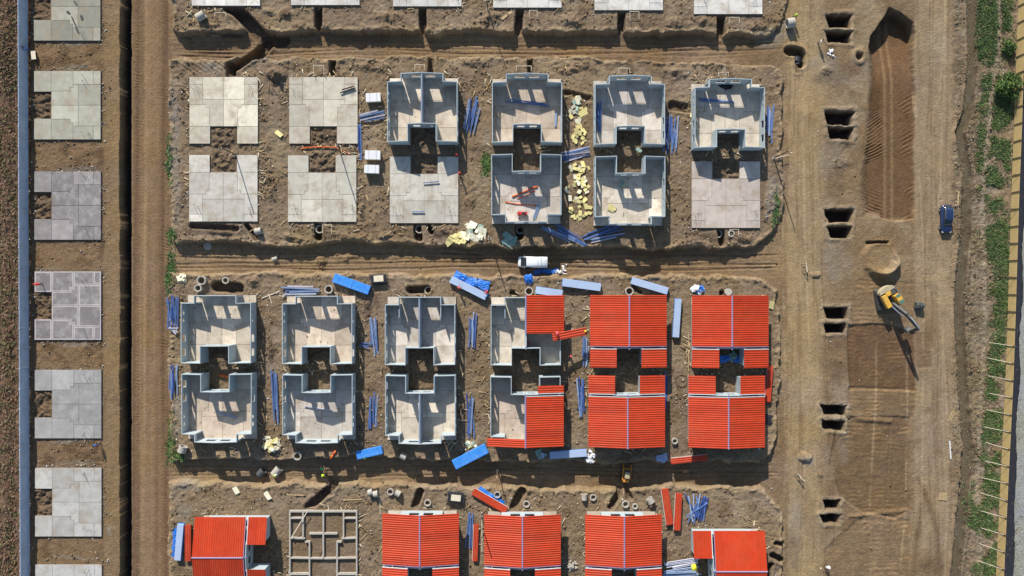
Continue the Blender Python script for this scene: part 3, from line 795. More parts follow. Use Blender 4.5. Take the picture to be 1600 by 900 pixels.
def make_house(p, i):
    x, y = W(p['cx'], p['cy'])
    root = thing('duplex_house', p['label'], 'house', (x, y, 0), RZ[p['front']], p.get('group'))
    roof = p.get('roof', ())
    make_slab(root, [(212, 198, 178), (206, 188, 168), (200, 190, 178), (214, 202, 184), (202, 184, 166)][i % 5], seed=i)
    G = lambda P: hg(P.x)
    mb = MB()
    wall(mb, (-3.13, 5.13), (3.13, 5.13), .10, G, [(3.13 - 1.85, 3.13 - .35, .95, 2.2), (3.13 + .35, 3.13 + 1.85, .95, 2.2)])
    for s in (-1, 1):
        a, b = ((-5.25, 3.98), (-3.25, 3.98)) if s < 0 else ((3.25, 3.98), (5.25, 3.98))
        wall(mb, a, b, .10, G)
    mb.build('front_wall', M['wall'], root)
    for s in (-1, 1):
        mb = MB()
        wall(mb, (s * 5.30, -5.2), (s * 5.30, 4.03), .10, lambda P: EAVE, [(1.1, 2.2, .95, 2.1), (3.25, 4.35, .95, 2.1), (6.35, 6.8, 1.45, 2.1), (7.4, 8.0, 1.45, 2.1)])
        mb.build('side_wall', M['wall'], root)
        mb = MB()
        wall(mb, (s * 3.18, 3.91), (s * 3.18, 5.2), .10, lambda P: hg(3.25), [(.2, 1.02, 0, 2.05)])
        if p.get('inner'): wall(mb, (s * 3.18, 2.0), (s * 3.18, 3.9), .1, lambda P: 2.4)
        mb.build('porch_wall', M['wall'], root)
        mb = MB()
        a, b = ((-5.25, -5.13), (-2.22, -5.13)) if s < 0 else ((2.22, -5.13), (5.25, -5.13))
        wall(mb, a, b, .10, G)
        wall(mb, (s * 2.17, -5.2), (s * 2.17, -2.46), .10, lambda P: hg(2.1))
        mb.build('wing_wall', M['wall'], root)
    mb = MB()
    wall(mb, (-2.1, -2.53), (2.1, -2.53), .10, G, [(2.1 - 1.5, 2.1 - .4, 1.15, 2.1), (2.1 + .4, 2.1 + 1.5, 1.15, 2.1)])
    mb.build('yard_wall', M['wall'], root)
    if p.get('party'):
        mb = MB(); wall(mb, (0, -2.46), (0, 5.06), .22, lambda P: 3.3)
        mb.build('party_wall', M['steel'] if not roof else M['wall'], root)
    Z0 = SLABTOP + EAVE + .10; ridge = Z0 + HW * SL; ov = .5
    ez = Z0 - ov * SL
    def half(sx, ya, yb):
        mb = MB(); corr(mb, sx * .03, ridge, sx * (HW + ov), ez, ya, yb)
        mb.build('roof_sheet', M['redroof'], root)
    def wing(sx, ya, yb):
        mb = MB(); xa = 1.88
        corr(mb, sx * xa, Z0 + (HW - xa) * SL, sx * (HW + ov), ez, ya, yb)
        mb.build('wing_roof', M['redroof'], root)
        mb = MB(); mb.hexa([(sx * xa, yb + .01, Z0 + (HW - xa) * SL - .06), (sx * (HW + ov), yb + .01, ez - .06), (sx * (HW + ov), yb + .1, ez - .06), (sx * xa, yb + .1, Z0 + (HW - xa) * SL - .06)][::(1 if sx > 0 else -1)],
                           [(sx * xa, yb + .01, Z0 + (HW - xa) * SL + .07), (sx * (HW + ov), yb + .01, ez + .07), (sx * (HW + ov), yb + .1, ez + .07), (sx * xa, yb + .1, Z0 + (HW - xa) * SL + .07)][::(1 if sx > 0 else -1)])
        mb.build('edge_trim', M['white'], root)
    # local +x is east only when the front faces north
    fl = {'N': 1, 'S': 1, 'E': 1, 'W': 1}[p['front']]
    YF, YB, WF, WB = 5.5, -2.25, -2.72, -5.5
    for r in roof:
        if r == 'E': half(1, YB, YF)
        if r == 'W': half(-1, YB, YF)
        if r == 'E1': half(1, YB + 1.95, YF)
        if r == 'E0':
            half(1, 4.2, YF)
        if r == 'wE': wing(1, WB, WF)
        if r == 'wW': wing(-1, WB, WF)
        if r == 'wW0': wing(-1, -3.85, WF)
    if roof:
        mb = MB(); yb = YB if 'E' in roof or 'W' in roof else YB + 1.95
        mb.hexa([(-.12, yb, ridge - .0), (.12, yb, ridge - .0), (.12, YF + .05, ridge - .0), (-.12, YF + .05, ridge - .0)],
                [(-.05, yb, ridge + .1), (.05, yb, ridge + .1), (.05, YF + .05, ridge + .1), (-.05, YF + .05, ridge + .1)])
        mb.build('ridge_cap', M['ridge'], root)
        mb = MB()
        mb.box((0, YB - .24, ridge - .16), (.16, .46, .14))
        mb.build('ridge_beam', M['ridge'], root)
        for sx in (-1, 1):
            if ('E' if sx > 0 else 'W') in roof:
                mb = MB()
                mb.box((sx * 5.0, YB - .235, Z0 - .12), (.14, .42, .12)); 
                mb.build('purlin', M['steel'], root)
                mb = MB(); y0 = YB - .085
                q = [(sx * .1, y0, ridge - .09), (sx * (HW + ov), y0, ez - .07), (sx * (HW + ov), y0 + .08, ez - .07), (sx * .1, y0 + .08, ridge - .09)]
                q = q if sx > 0 else q[::-1]
                mb.hexa(q, [(a, b, c + .13) for a, b, c in q])
                mb.build('edge_trim', M['white'] if p['front'] == 'S' else M['ridge'], root)
    return root
for i, p in enumerate(PLOTS):
    if p['kind'] == 'house':
        p['obj'] = make_house(p, i)
    elif p['kind'] == 'slab':
        x, y = W(p['cx'], p['cy'])
        root = thing('concrete_slab', p['label'], 'house slab', (x, y, 0), RZ[p['front']], p.get('group'))
        make_slab(root, p['tint'], p.get('border', False), seed=i * 3 + 1, mott=p.get('mott', False)); starter_bars(root, i)
        p['obj'] = root
    else:
        x, y = W(p['cx'], p['cy'])
        root = thing('foundation_frame', p['label'], 'foundation', (x, y, 0), 0)
        def beam(x0, y0, x1, y1, wd=.22):
            mb = MB(); L = math.hypot(x1 - x0, y1 - y0)
            mb.box(((x0 + x1) / 2, (y0 + y1) / 2, .05), (L, wd, .72 + random.uniform(0, .006)), math.atan2(y1 - y0, x1 - x0))
            mb.build('beam', M['pipe'], root)
        f = 5.1
        beam(-5.3, f, 5.3, f, .26); beam(-5.2, -5.05, -5.2, f - .13); beam(5.2, -5.05, 5.2, f - .13); beam(0, f - 7.3, 0, f - .13)
        for s in (-1, 1):
            beam(s * 5.09, f - 1.05, s * 3.26, f - 1.05); beam(s * 3.15, f - 4.1, s * 3.15, f - .13); beam(s * 5.09, f - 4.15, s * 2.85, f - 4.22)
            beam(s * 2.85, f - 4.75, s * 2.04, f - 4.75); beam(s * 2.15, f - 10.2, s * 2.15, f - 4.87); beam(s * 5.09, f - 7.25, s * .11, f - 7.33)
            beam(s * 5.3, f - 9.75, s * 2.26, f - 9.75, .3); beam(s * .11, f - 3.45, s * 2.2, f - 3.45, .26)
# dark spill marks on the first fence-side slab
def stain(parent, pts):
    mb = MB(); n = 12
    for j, (px, py, rx, ry, a) in enumerate(pts):
        c = W(px, py, .29); P = []
        for k in range(n):
            t = 2 * math.pi * k / n
            u = rx * math.cos(t) + random.uniform(-.04, .04); v = ry * math.sin(t) + random.uniform(-.03, .03)
            P.append(parent_local(parent, c[0] + u * math.cos(a) - v * math.sin(a), c[1] + u * math.sin(a) + v * math.cos(a), .004 + .002 * j))
        mb.poly(P)
    mb.build('spill_mark', M['mud'], parent)
def parent_local(parent, x, y, dz=.004):
    v = Vector((x - parent.location.x, y - parent.location.y, 0)); v.rotate(Matrix.Rotation(-parent.rotation_euler.z, 3, 'Z'))
    return (v.x, v.y, SLABTOP + dz)
stain(PLOTS[0]['obj'], [(107, 20, .42, .22, -.7), (116, 35, 1.2, .13, -1.15), (121, 48, .7, .17, -1.15), (128, 28, .5, .25, -1.3), (118, 5, .5, .15, -1.0)])
# ------------------------------------------------------------------ fences
def fence_west():
    root = thing('panel_fence', 'tall blue grey concrete panel fence with a broad shadow, left side', 'fence', (*W(44.5, 450), 0))
    x0, y0 = root.location.x, root.location.y
    y = -62.0
    k = 0
    while y < 62:
        px = 43 + (450 - y * 10) / 900 * 3.5
        x = (px - 800) / 10 - x0
        mb = MB(); mb.box((x, y - y0, 1.1), (.16, .18, 2.4)); mb.build('post', M['fence'], root)
        mb = MB()
        for j in range(4): mb.box((x, y - y0 + 1.55, .28 + j * .565), (.07, 2.88, .55))
        mb.build('panel', M['fence'], root)
        y += 3.1; k += 1
fence_west()
EP = [(-260, 1599), (0, 1593), (100, 1589), (200, 1586), (300, 1582), (500, 1576), (600, 1572.5), (650, 1570), (750, 1565), (900, 1558), (1100, 1546)]
def epx(py): return float(np.interp(py, [a for a, b in EP], [b for a, b in EP]))
def fence_east():
    root = thing('board_fence', 'tan plywood fence propped by thin poles along the weedy bank', 'fence', (*W(1574, 560), 0))
    ox, oy = root.location.x, root.location.y
    py = -70.0; n = 0
    while py < 960:
        a = W(epx(py), py); b = W(epx(py + 26.5), py + 26.5)
        d = math.atan2(b[1] - a[1], b[0] - a[0]); L = math.hypot(b[0] - a[0], b[1] - a[1])
        mb = MB(); mb.box(((a[0] + b[0]) / 2 - ox, (a[1] + b[1]) / 2 - oy, .65), (L - .03, .05, 1.75), d)
        o = mb.build('board', M['ply'], root)
        mb = MB(); mb.box((a[0] - .08 - ox, a[1] - oy, .75), (.11, .11, 1.9)); mb.build('stud', M['darkwood'], root)
        if py > 520:
            g = W(epx(py) - 26 - random.uniform(0, 6), py - 4 - random.uniform(0, 3)); gg = gz(*g)
            mb = MB(); mb.tube((g[0] - ox, g[1] - oy, gg - .05), (a[0] - .16 - ox, a[1] - oy, 1.35), .034, 6)
            mb.build('prop_pole', M['cream'], root)
        elif py > 240 and n % 2:
            g = W(epx(py) - 18, py - 4); gg = gz(*g)
            mb = MB(); mb.tube((g[0] - ox, g[1] - oy, gg - .05), (a[0] - .16 - ox, a[1] - oy, 1.3), .035, 6)
            mb.build('prop_pole', M['darkwood'], root)
        py += 26.5; n += 1
fence_east()
def black_sheet():
    x0 = [];
    ys = np.arange(-60, 960, 7.0)
    mb = MB(); b = 0; cols = 6
    ox, oy = W(1585, 600)
    for py in ys:
        a = epx(py) + 11
        wd = float(np.interp(py, [-60, 300, 330, 500, 600, 700, 780, 830, 900, 960], [9, 9, 10, 10, 10, 11, 13, 15, 15, 15])) + 1.6 * math.sin(py * .045) + random.uniform(-.7, .7)
        for c in range(cols):
            x, y = W(a - 6 + (wd + 6) * c / (cols - 1), py)
            mb.v.append((x - ox, y - oy, gz(x, y) + .06 + .09 * abs(math.sin(py * .21 + c * 1.7)) * random.uniform(.3, 1)))
    for i in range(len(ys) - 1):
        for c in range(cols - 1):
            q = i * cols + c
            mb.f.append((q, q + cols, q + cols + 1, q + 1)); mb.t.append(None)
    o = mb.build('plastic_sheet', M['black'], None, True, (ox, oy, 0))
    m = o.modifiers.new('solid', 'SOLIDIFY'); m.thickness = .02
    prop(o, 'wavy edged black plastic sheet laid between the tan fence and the grey road', 'plastic sheet')
black_sheet()

# ------------------------------------------------------------------ packs of roof panels
def pack(x1, y1, x2, y2, wpx, h, kind, label, group=None, cat='panel pack', half=None):
    zt = gzp((x1 + x2) / 2, (y1 + y2) / 2)
    for q in ((x1, y1), (x2, y2)): zt = max(zt, gzp(*q) - .1)
    zz = zt + h
    a = Vector(W(x1, y1, zz)); b = Vector(W(x2, y2, zz))
    L = (b - a).length; c = (a + b) / 2; rz = math.atan2(b.y - a.y, b.x - a.x); wd = wpx / 10
    name = {'red': 'roof_sheet_stack', 'blue': 'wrapped_pack', 'grey': 'panel_pack'}[kind]
    root = thing(name, label, cat, (c.x, c.y, zt), rz, group)
    for k in (-.38, 0, .38):
        mb = MB(); mb.box((L * k, 0, .06), (.14, wd * .94, .2)); mb.build('bearer', M['wood'], root)
    if kind == 'red':
        n = max(1, int((h - .2) / .09))
        for k in range(n - 1):
            mb = MB(); mb.box((random.uniform(-.03, .03), random.uniform(-.02, .02), .16 + k * (h - .26) / n + .03), (L - .04, wd - .06, (h - .26) / n - .012)); mb.build('sheet', M['red'], root)
        mb = MB(); 
        # ribs run along the pack
        np_ = max(3, int(round(wd / .3))); p = wd / np_; prof = []
        for k in range(np_):
            for f, z in ((0, 0), (.45, 0), (.58, .05), (.86, .05)): prof.append((-wd / 2 + (k + f) * p, z))
        prof.append((wd / 2, 0))
        z0 = h - .06; m = len(prof)
        for x in (-L / 2, L / 2):
            mb.v += [(x, y, z0 + z) for y, z in prof]; mb.v += [(x, y, z0 + z - .025) for y, z in prof]
        for i in range(m - 1):
            for q in ((i, 2 * m + i, 2 * m + i + 1, i + 1), (m + i + 1, 3 * m + i + 1, 3 * m + i, m + i), (i, i + 1, m + i + 1, m + i), (2 * m + i + 1, 2 * m + i, 3 * m + i, 3 * m + i + 1)):
                mb.f.append(q); mb.t.append(None)
        for q in ((0, m, 3 * m, 2 * m), (m - 1, 3 * m - 1, 4 * m - 1, 2 * m - 1)): mb.f.append(q); mb.t.append(None)
        mb.build('top_sheet', M['red'], root)
        mb = MB(); mb.box((0, wd / 2 + .03, h * .55 + .05), (L * .995, .05, .1)); mb.build('edge_trim', M['white'], root)
    else:
        mt = M['wrap'] if kind == 'blue' else M['coat']
        n = 3
        for k in range(n):
            mb = MB(); hh = (h - .16) / n
            mb.box((random.uniform(-.03, .03), random.uniform(-.02, .02), .16 + hh * (k + .5)), (L - .02 * k, wd, hh - .012))
            mb.build('panel_bundle', mt if k == n - 1 or kind == 'blue' else M['wrap'], root, bevel=.02)
        if kind == 'blue':
            for k in (-.33, 0.02, .34):
                mb = MB(); mb.box((L * k, 0, h * .5 + .09), (.05, wd + .03, h - .16 + .02)); mb.build('strap', M['tarp'], root)
            mb = MB(); mb.box((L * .02, -wd * .28, h + .004), (L * .93, .035, .016)); mb.build('wrap_fold', M['paleblue'], root)
    return root
G_B, G_G, G_R = 'blue wrapped panel packs', 'pale grey panel packs', 'red roof sheet stacks'
pack(521, 434, 577, 454, 14, .85, 'blue', 'bright blue wrapped pack lying askew beside the black framed tank', G_B)
pack(557, 712, 597, 703, 12, .7, 'blue', 'short blue wrapped pack half in shade, a lime helmeted worker at its lower edge', G_B)
pack(709, 727, 760, 701, 15, .9, 'blue', 'bright blue wrapped pack leaning up to the red strip roof, fully in the open lane', G_B)
pack(704, 436, 760, 464, 11, .8, 'grey', 'grey panel pack with rumpled blue tarp along its upper side', G_G)
pack(879, 441, 939, 449, 12, .8, 'grey', 'pale grey panel pack lying just right of the tarp below the white van', G_G)
pack(987, 438, 1044, 455, 11, .8, 'grey', 'pale grey panel pack tilted beside a manhole ring, above the gap between red roofs', G_G)
pack(837, 453, 879, 459, 11, .7, 'grey', 'pale grey panel pack tucked against the upper edge of the half roofed house', G_G)
pack(1056, 527, 1060, 467, 10, .8, 'grey', 'upright pale grey panel pack in the alley between two red roofed houses', G_G)
pack(859, 712, 917, 708, 11, .7, 'grey', 'grey panel pack half in the roof shadow, beside the white sack heap', G_G)
pack(277, 876, 282, 819, 10, .8, 'grey', 'blue grey panel pack standing beside the corner house with tarp on its left', G_G)
pack(293, 877, 293, 821, 9, .7, 'red', 'narrow red sheet stack between the blue grey pack and the corner house', G_R)
pack(739, 768, 791, 798, 11, .6, 'red', 'red sheet stack lying askew with torn blue film along its upper side', G_R)
pack(742, 877, 744, 820, 8, .6, 'red', 'narrow red sheet stack lying beside dark blue beams between two bottom row roofs', G_R)
pack(1047, 820, 1039, 765, 11, .7, 'red', 'left and slightly fanned red sheet stack of the two below the loader', G_R)
pack(1058, 829, 1061, 772, 10, .7, 'red', 'right hand one of the two loose red sheet stacks, next to the blue bar heap', G_R)
pack(1200, 628, 1204, 572, 9, .7, 'red', 'bright red sheet stack between the red roof and the wide dirt road', G_R)
pack(1049, 721, 1106, 715, 9, .6, 'red', 'red sheet stack half in shadow at the corner of the lower right roof', G_R)

# blue tarpaulins
def tarp(cx, cy, L, wd, rz, label, m='tarp', hump=.35, seed=0, group='crumpled blue tarps', name='tarp'):
    x, y = W(cx, cy); z = max(gz(x, y), gz(x + .5, y), gz(x - .5, y), gz(x, y + .4)); r = random.Random(seed); n1, n2 = 18, 12
    mb = MB()
    for j in range(n2 + 1):
        for i in range(n1 + 1):
            u = i / n1 - .5; v = j / n2 - .5
            e = 1 - .22 * (math.sin(7 * u + seed) * .5 + .5) * (abs(v) * 2) ** 2
            hh = hump * (1 - (2 * abs(u)) ** 2 * .9) * (1 - (2 * abs(v)) ** 2 * .9) * r.uniform(.35, 1.1) + .04
            mb.v.append((u * L + r.uniform(-.05, .05), v * wd * e + r.uniform(-.05, .05) + .12 * math.sin(9 * u + seed), hh))
    for j in range(n2):
        for i in range(n1):
            q = j * (n1 + 1) + i; mb.f.append((q, q + 1, q + n1 + 2, q + n1 + 1)); mb.t.append(None)
    o = mb.build(name, M[m], None, False, (x, y, z), rz)
    s = o.modifiers.new('solid', 'SOLIDIFY'); s.thickness = .015
    return prop(o, label, 'tarp', group)
tarp(722, 434, 2.6, 1.4, -.5, 'crumpled blue tarp at the upper left end of the grey pack', seed=1)
tarp(748, 443, 3.4, 1.6, -.25, 'flat spread blue tarp touching the lower right half of the grey pack', seed=2, hump=.2)
tarp(757, 462, 1.2, 1.0, .4, 'small blue tarp scrap under the lower end of the grey pack', seed=12, hump=.2)
tarp(854, 424, 4.0, .9, .05, 'blue tarp strip in the shade along the rear of the white van', seed=3, hump=.3)
tarp(826, 436, 1.3, 1.6, .2, 'shiny bunched blue tarp right below the front of the white van', seed=4, hump=.5)
tarp(273, 846, 5.2, .8, 1.5, 'narrow blue tarp along the left side of the blue grey pack', seed=5, hump=.2)
tarp(768, 775, 4.6, .9, -.52, 'torn blue film along the upper side of the askew red sheet stack', seed=6, hump=.3)
tarp(1093, 452, 1.4, 1.2, .3, 'blue sheet over the white sack heap above a red roof', seed=7, hump=.6)
tarp(1141, 560, 3.4, 1.2, .0, 'blue sheet lying along the wall of the roofed yard', seed=8, hump=.25)
tarp(1144, 557, 1.4, 1.5, .6, 'green tarp with pale folds in the roofed yard', 'leaf2' if 'leaf2' in M else 'foamg', .35, 9, None)
tarp(1034, 716, 1.8, 1.3, .2, 'pale crumpled film in the roof shade left of the low red stack', 'paleblue', .3, 10, None)
tarp(1132, 134, 3.2, 1.6, -.35, 'crumpled black sheet lying inside the front bay of the right hand shell', 'black', .55, 11, None)
tarp(1198, 655, 1.6, 1.9, 1.3, 'black plastic sheet under the bright red stack by the road', 'black', .2, 13, None)

# ------------------------------------------------------------------ loose steel bars
_bar = {}
def bar_mesh(L, kind):
    key = (round(L * 2), kind)
    if key not in _bar:
        Lq = round(L * 2) / 2; mb = MB(); a, t, h = .075, .018, .11
        prof = [(-a, 0), (a, 0), (a, h), (a - .04, h), (a - .04, h - t), (a - t, h - t), (a - t, t), (-a + t, t), (-a + t, h - t), (-a + .04, h - t), (-a + .04, h), (-a, h)]
        n = len(prof)
        for x in (-Lq / 2, Lq / 2): mb.v += [(x, y, z) for y, z in prof]
        for i in range(n):
            j = (i + 1) % n; mb.f.append((i, n + i, n + j, j)); mb.t.append(None)
        mb.f.append(tuple(range(n))); mb.t.append(None)
        mb.f.append(tuple(range(2 * n - 1, n - 1, -1))); mb.t.append(None)
        _bar[key] = mb.mesh('steel_bar', M[kind])
    return _bar[key]
def bars(x1, y1, x2, y2, wpx, n, label, kinds=('blue',), zlift=0.0, seed=0, jit=.05, name='steel_bar', sc=1.15):
    r = random.Random(seed * 31 + n)
    a = Vector(W(x1, y1)); b = Vector(W(x2, y2)); d = (b - a); L0 = d.length; rz0 = math.atan2(d.y, d.x); c = (a + b) / 2; nv = Vector((-d.y, d.x)) / L0
    zb = max(gz(*a.lerp(b, t)) for t in (0, .25, .5, .75, 1))
    for k in range(n):
        off = ((k + .5) / n - .5) * wpx / 10 * 1.25 + r.uniform(-.08, .08)
        L = L0 * r.uniform(.6, 1.0); sh = r.uniform(-.5, .5) * (L0 - L)
        p = c + nv * off + d / L0 * sh
        o = link(bar_mesh(L, r.choice(kinds)), name, None, (p.x, p.y, zb + zlift + .02 + .115 * r.choice((0, 0, 1, 1, 2))), (r.uniform(-.2, .2), 0, rz0 + r.gauss(0, jit * 1.15)))
        o.scale = (1, sc, 1)
        prop(o, label, 'steel bar', 'bars: ' + label)
B2 = ('blue', 'blue', 'blue', 'paleblue', 'paleblue', 'navy')
bars(270, 460, 273, 516, 14, 7, 'blue steel bar in the splayed bundle left of the upper end shell', B2, jit=.09, seed=1)
bars(266, 512, 280, 518, 6, 3, 'short white steel bar below the splayed blue bundle at the left', ('lilac',), seed=2, jit=.4)
bars(274, 568, 270, 624, 11, 6, 'blue steel bar in the bundle left of the lower end shell', B2, jit=.06, seed=3)
bars(561, 185, 604, 178, 12, 6, 'blue or white bar in the level bundle between beige slab and shell', ('lilac', 'paleblue', 'blue', 'blue'), jit=.05, seed=4)
bars(563, 250, 562, 186, 5, 3, 'blue steel bar lying upright along the edge of a beige slab', B2, jit=.01, seed=5)
bars(733, 210, 742, 149, 17, 8, 'blue steel bar in the fan right of the shell with hatched mesh', B2, jit=.06, seed=6)
bars(878, 246, 921, 236, 12, 7, 'blue steel bar bridging the foam litter between two shells', ('blue', 'blue', 'lilac'), jit=.05, seed=7)
bars(837, 352, 898, 378, 5, 3, 'blue steel bar in the thin slanting pair below the tube strewn shell', B2, jit=.03, seed=8)
bars(858, 350, 918, 383, 9, 5, 'blue steel bar in the slanting bundle right of the thin pair', B2, jit=.05, seed=9)
bars(911, 374, 976, 357, 17, 8, 'blue steel bar in the rising bundle below the foam floored shell', ('blue', 'blue', 'blue', 'lilac'), jit=.07, seed=10)
bars(1047, 241, 1049, 179, 17, 8, 'blue steel bar in the thick bundle between the two right hand shells', B2, jit=.05, seed=11)
bars(1201, 224, 1203, 164, 8, 5, 'blue steel bar in the narrow bundle right of the last upper shell', B2, jit=.04, seed=12)
bars(588, 558, 582, 495, 9, 5, 'blue steel bar left of the divided upper shell', B2, jit=.06, seed=13)
bars(563, 538, 584, 540, 6, 3, 'short blue bar crossing beside the divided upper shell', B2, jit=.12, seed=14)
bars(738, 545, 739, 488, 10, 6, 'blue steel bar between divided shell and half roofed house', B2, jit=.04, seed=15)
bars(431, 662, 429, 574, 8, 5, 'blue steel bar in the long thin line between the two lower left shells', B2, jit=.04, seed=16)
bars(581, 670, 585, 611, 10, 6, 'blue steel bar right of the white barred lower shell', B2, jit=.06, seed=17)
bars(734, 686, 736, 615, 8, 5, 'blue steel bar left of the scrap lettered half roofed house', B2, jit=.04, seed=18)
bars(908, 652, 908, 588, 9, 6, 'blue steel bar in the alley left of the loader house', B2, jit=.06, seed=19)
bars(914, 575, 914, 525, 7, 4, 'blue steel bar under the carried red sheet', B2, jit=.05, seed=20)
bars(1040, 640, 1040, 577, 4, 3, 'blue steel bar in the thin pair beside the loader house roof edge', B2, jit=.02, seed=21)
bars(440, 455, 500, 455, 13, 8, 'white or pale bar in the big bundle above the second middle shell', ('lilac', 'lilac', 'paleblue', 'blue'), jit=.06, seed=22)
bars(1034, 884, 1094, 874, 8, 4, 'white bar in the bundle beside the yellow bag at the bottom', ('lilac',), jit=.04, seed=23, sc=2.4)
bars(1034, 896, 1096, 890, 9, 4, 'blue bar in the bundle at the bottom edge beside the corner house', ('blue', 'paleblue'), jit=.05, seed=24, sc=1.8)
bars(732, 856, 736, 799, 8, 4, 'dark blue bar beside the narrow red stack between bottom roofs', ('blue',), jit=.05, seed=25)
bars(1087, 818, 1084, 768, 14, 9, 'blue bar criss crossed in the heap above the corner house', B2, jit=.35, seed=26)
bars(1096, 815, 1098, 774, 9, 6, 'blue bar at the right of the criss crossed heap above the corner house', B2, jit=.3, seed=27)
ZS = SLABTOP
bars(786, 158, 860, 164, 4, 3, 'long blue bar leaning across a shell floor left of the foam', ('blue',), ZS, 28, .06)
bars(868, 172, 868, 202, 3, 2, 'pale blue channel on the floor near the right wall of the blue barred shell', ('paleblue',), ZS, 29, .02)
bars(936, 160, 934, 208, 5, 4, 'blue bar stacked on the inner left wall of the shell right of the foam', ('blue',), ZS, 30, .02)
bars(1090, 158, 1146, 160, 3, 2, 'blue bar on the floor of the shell with the black sheet', ('blue',), ZS, 31, .05)
bars(330, 638, 380, 653, 2, 1, 'pale bar lying across the lower left shell floor', ('paleblue',), ZS, 32, .02)
bars(472, 632, 528, 644, 2, 1, 'white bar lying across the white barred lower shell floor', ('lilac',), ZS, 33, .02)
bars(843, 318, 834, 343, 3, 2, 'grey blue channel on the tube strewn shell floor', ('paleblue',), ZS, 34, .02)
bars(660, 287, 688, 285, 3, 1, 'grey beam on the shaded bare slab', ('paleblue',), ZS, 35, .01)
bars(640, 331, 672, 331, 1, 1, 'thin grey bar on the lower part of the shaded bare slab', ('paleblue',), ZS, 36, .01)
bars(531, 145, 558, 137, 5, 2, 'black bar on the bare beige slab of the upper block', ('black',), ZS, 37, .02)

# ------------------------------------------------------------------ foam sheets
_foam = {}
def foam_mesh(kind, v):
    if (kind, v) not in _foam:
        r = random.Random(v); mb = MB(); L, wd = r.uniform(.5, 1.3), r.uniform(.35, .8)
        mb.prism([(-L / 2, -wd / 2), (L / 2 * r.uniform(.8, 1), -wd / 2 * r.uniform(.7, 1)), (L / 2, wd / 2), (-L / 2 * r.uniform(.7, 1), wd / 2 * r.uniform(.8, 1))], 0, .07)
        _foam[(kind, v)] = mb.mesh('foam_sheet', M[kind])
    return _foam[(kind, v)]
def foam(cx, cy, rx, ry, n, label, kinds=('foam', 'foam', 'foamw'), seed=0, zl=0, sc=1.0):
    r = random.Random(seed + 100)
    for k in range(n):
        a = r.uniform(0, 6.28); q = math.sqrt(r.random()); px = cx + rx * q * math.cos(a); py = cy + ry * q * math.sin(a)
        x, y = W(px, py); z = gz(x, y) + zl + r.uniform(.05, .14) + .14 * (1 - q) * min(1, n / 20)
        o = link(foam_mesh(r.choice(kinds), r.randrange(8)), 'foam_sheet', None, (x, y, z), (r.uniform(-.3, .3), r.uniform(-.3, .3), r.uniform(0, 6.28)))
        s = sc * r.uniform(.75, 1.2); o.scale = (s, s, 1)
        prop(o, label, 'foam sheet', ('foam: ' + label) if n > 1 else None)
foam(899, 172, 9, 22, 16, 'soiled foam scrap beside the right wall of the blue barred shell', ('foam', 'foamw', 'foamg'), 1)
foam(911, 175, 1, 1, 1, 'large pale yellow foam sheet lying level above the foam heap', ('foam',), 2, sc=1.4)
foam(905, 211, 12, 16, 26, 'yellow foam piece heaped between two upper shells', ('foam',), 3, sc=.7)
foam(904, 266, 17, 15, 18, 'yellow foam sheet littering the upper half of the alley of foam', ('foam', 'foamw'), 4, sc=.8)
foam(904, 298, 20, 18, 24, 'yellow foam sheet in the widest part of the foam litter', ('foam', 'foam', 'foamw'), 5, sc=.8)
foam(905, 328, 17, 15, 20, 'yellow foam piece at the lower end of the foam litter', ('foam',), 6, sc=.75)
foam(716, 374, 18, 7, 20, 'yellow foam sheet in the low heap below the shaded bare slab', ('foam',), 7, sc=1.0)
foam(740, 362, 16, 14, 18, 'cream foam block in the pale heap left of the tube strewn shell', ('foamw', 'foamw', 'foamg'), 8, sc=1.3)
foam(790, 372, 13, 9, 7, 'grey green foam board in the wall shade below the tube strewn shell', ('foamg',), 9, sc=1.5)
foam(424, 693, 14, 11, 34, 'cream foam piece in the round heap beside the lower left shells', ('foamw', 'foam'), 10, sc=.7)
foam(283, 433, 7, 8, 8, 'pale foam scrap in the small pile left of the two manhole rings', ('foam', 'foamw'), 11, sc=.8)
foam(1206, 477, 1, 1, 1, 'single yellow foam board beside the upper right red roof', ('foam',), 12, sc=1.2)
foam(435, 209, 1, 1, 1, 'upright yellow board on the earth between two beige slabs', ('foam',), 13, sc=1.6)
foam(737, 694, 7, 6, 12, 'dull cream foam scrap above the bright blue leaning pack', ('foam', 'foamw', 'foamg'), 14, sc=.6)
foam(846, 713, 6, 4, 4, 'pale green board in the roof shade left of the half shaded pack', ('foamg', 'paleblue'), 15, sc=1.2)
foam(971, 289, 4, 4, 3, 'green tinted foam board on a shell floor below the foam yard wall', ('foamg', 'foam'), 16, SLABTOP)
foam(957, 322, 5, 9, 4, 'yellow foam sheet on the sunny floor of the right foam shell', ('foam',), 17, SLABTOP)
foam(998, 235, 2, 1, 1, 'olive foam board in the narrow gap below the right foam shell', ('foamg',), 18, sc=1.5)
foam(1083, 178, 3, 20, 4, 'yellow foam strip along the inner left wall of the black sheeted shell', ('foam',), 19, SLABTOP)
foam(1163, 589, 1, 1, 1, 'pale scrap board beside the yard of the lower right red house', ('foamw',), 20)
foam(418, 774, 1, 1, 1, 'small cream board left of the foundation grid on the lane edge', ('foamw',), 21, sc=1.2)
foam(370, 766, 1, 1, 1, 'small white board left of two timber scraps above the corner house', ('foamw',), 22, sc=1.1)

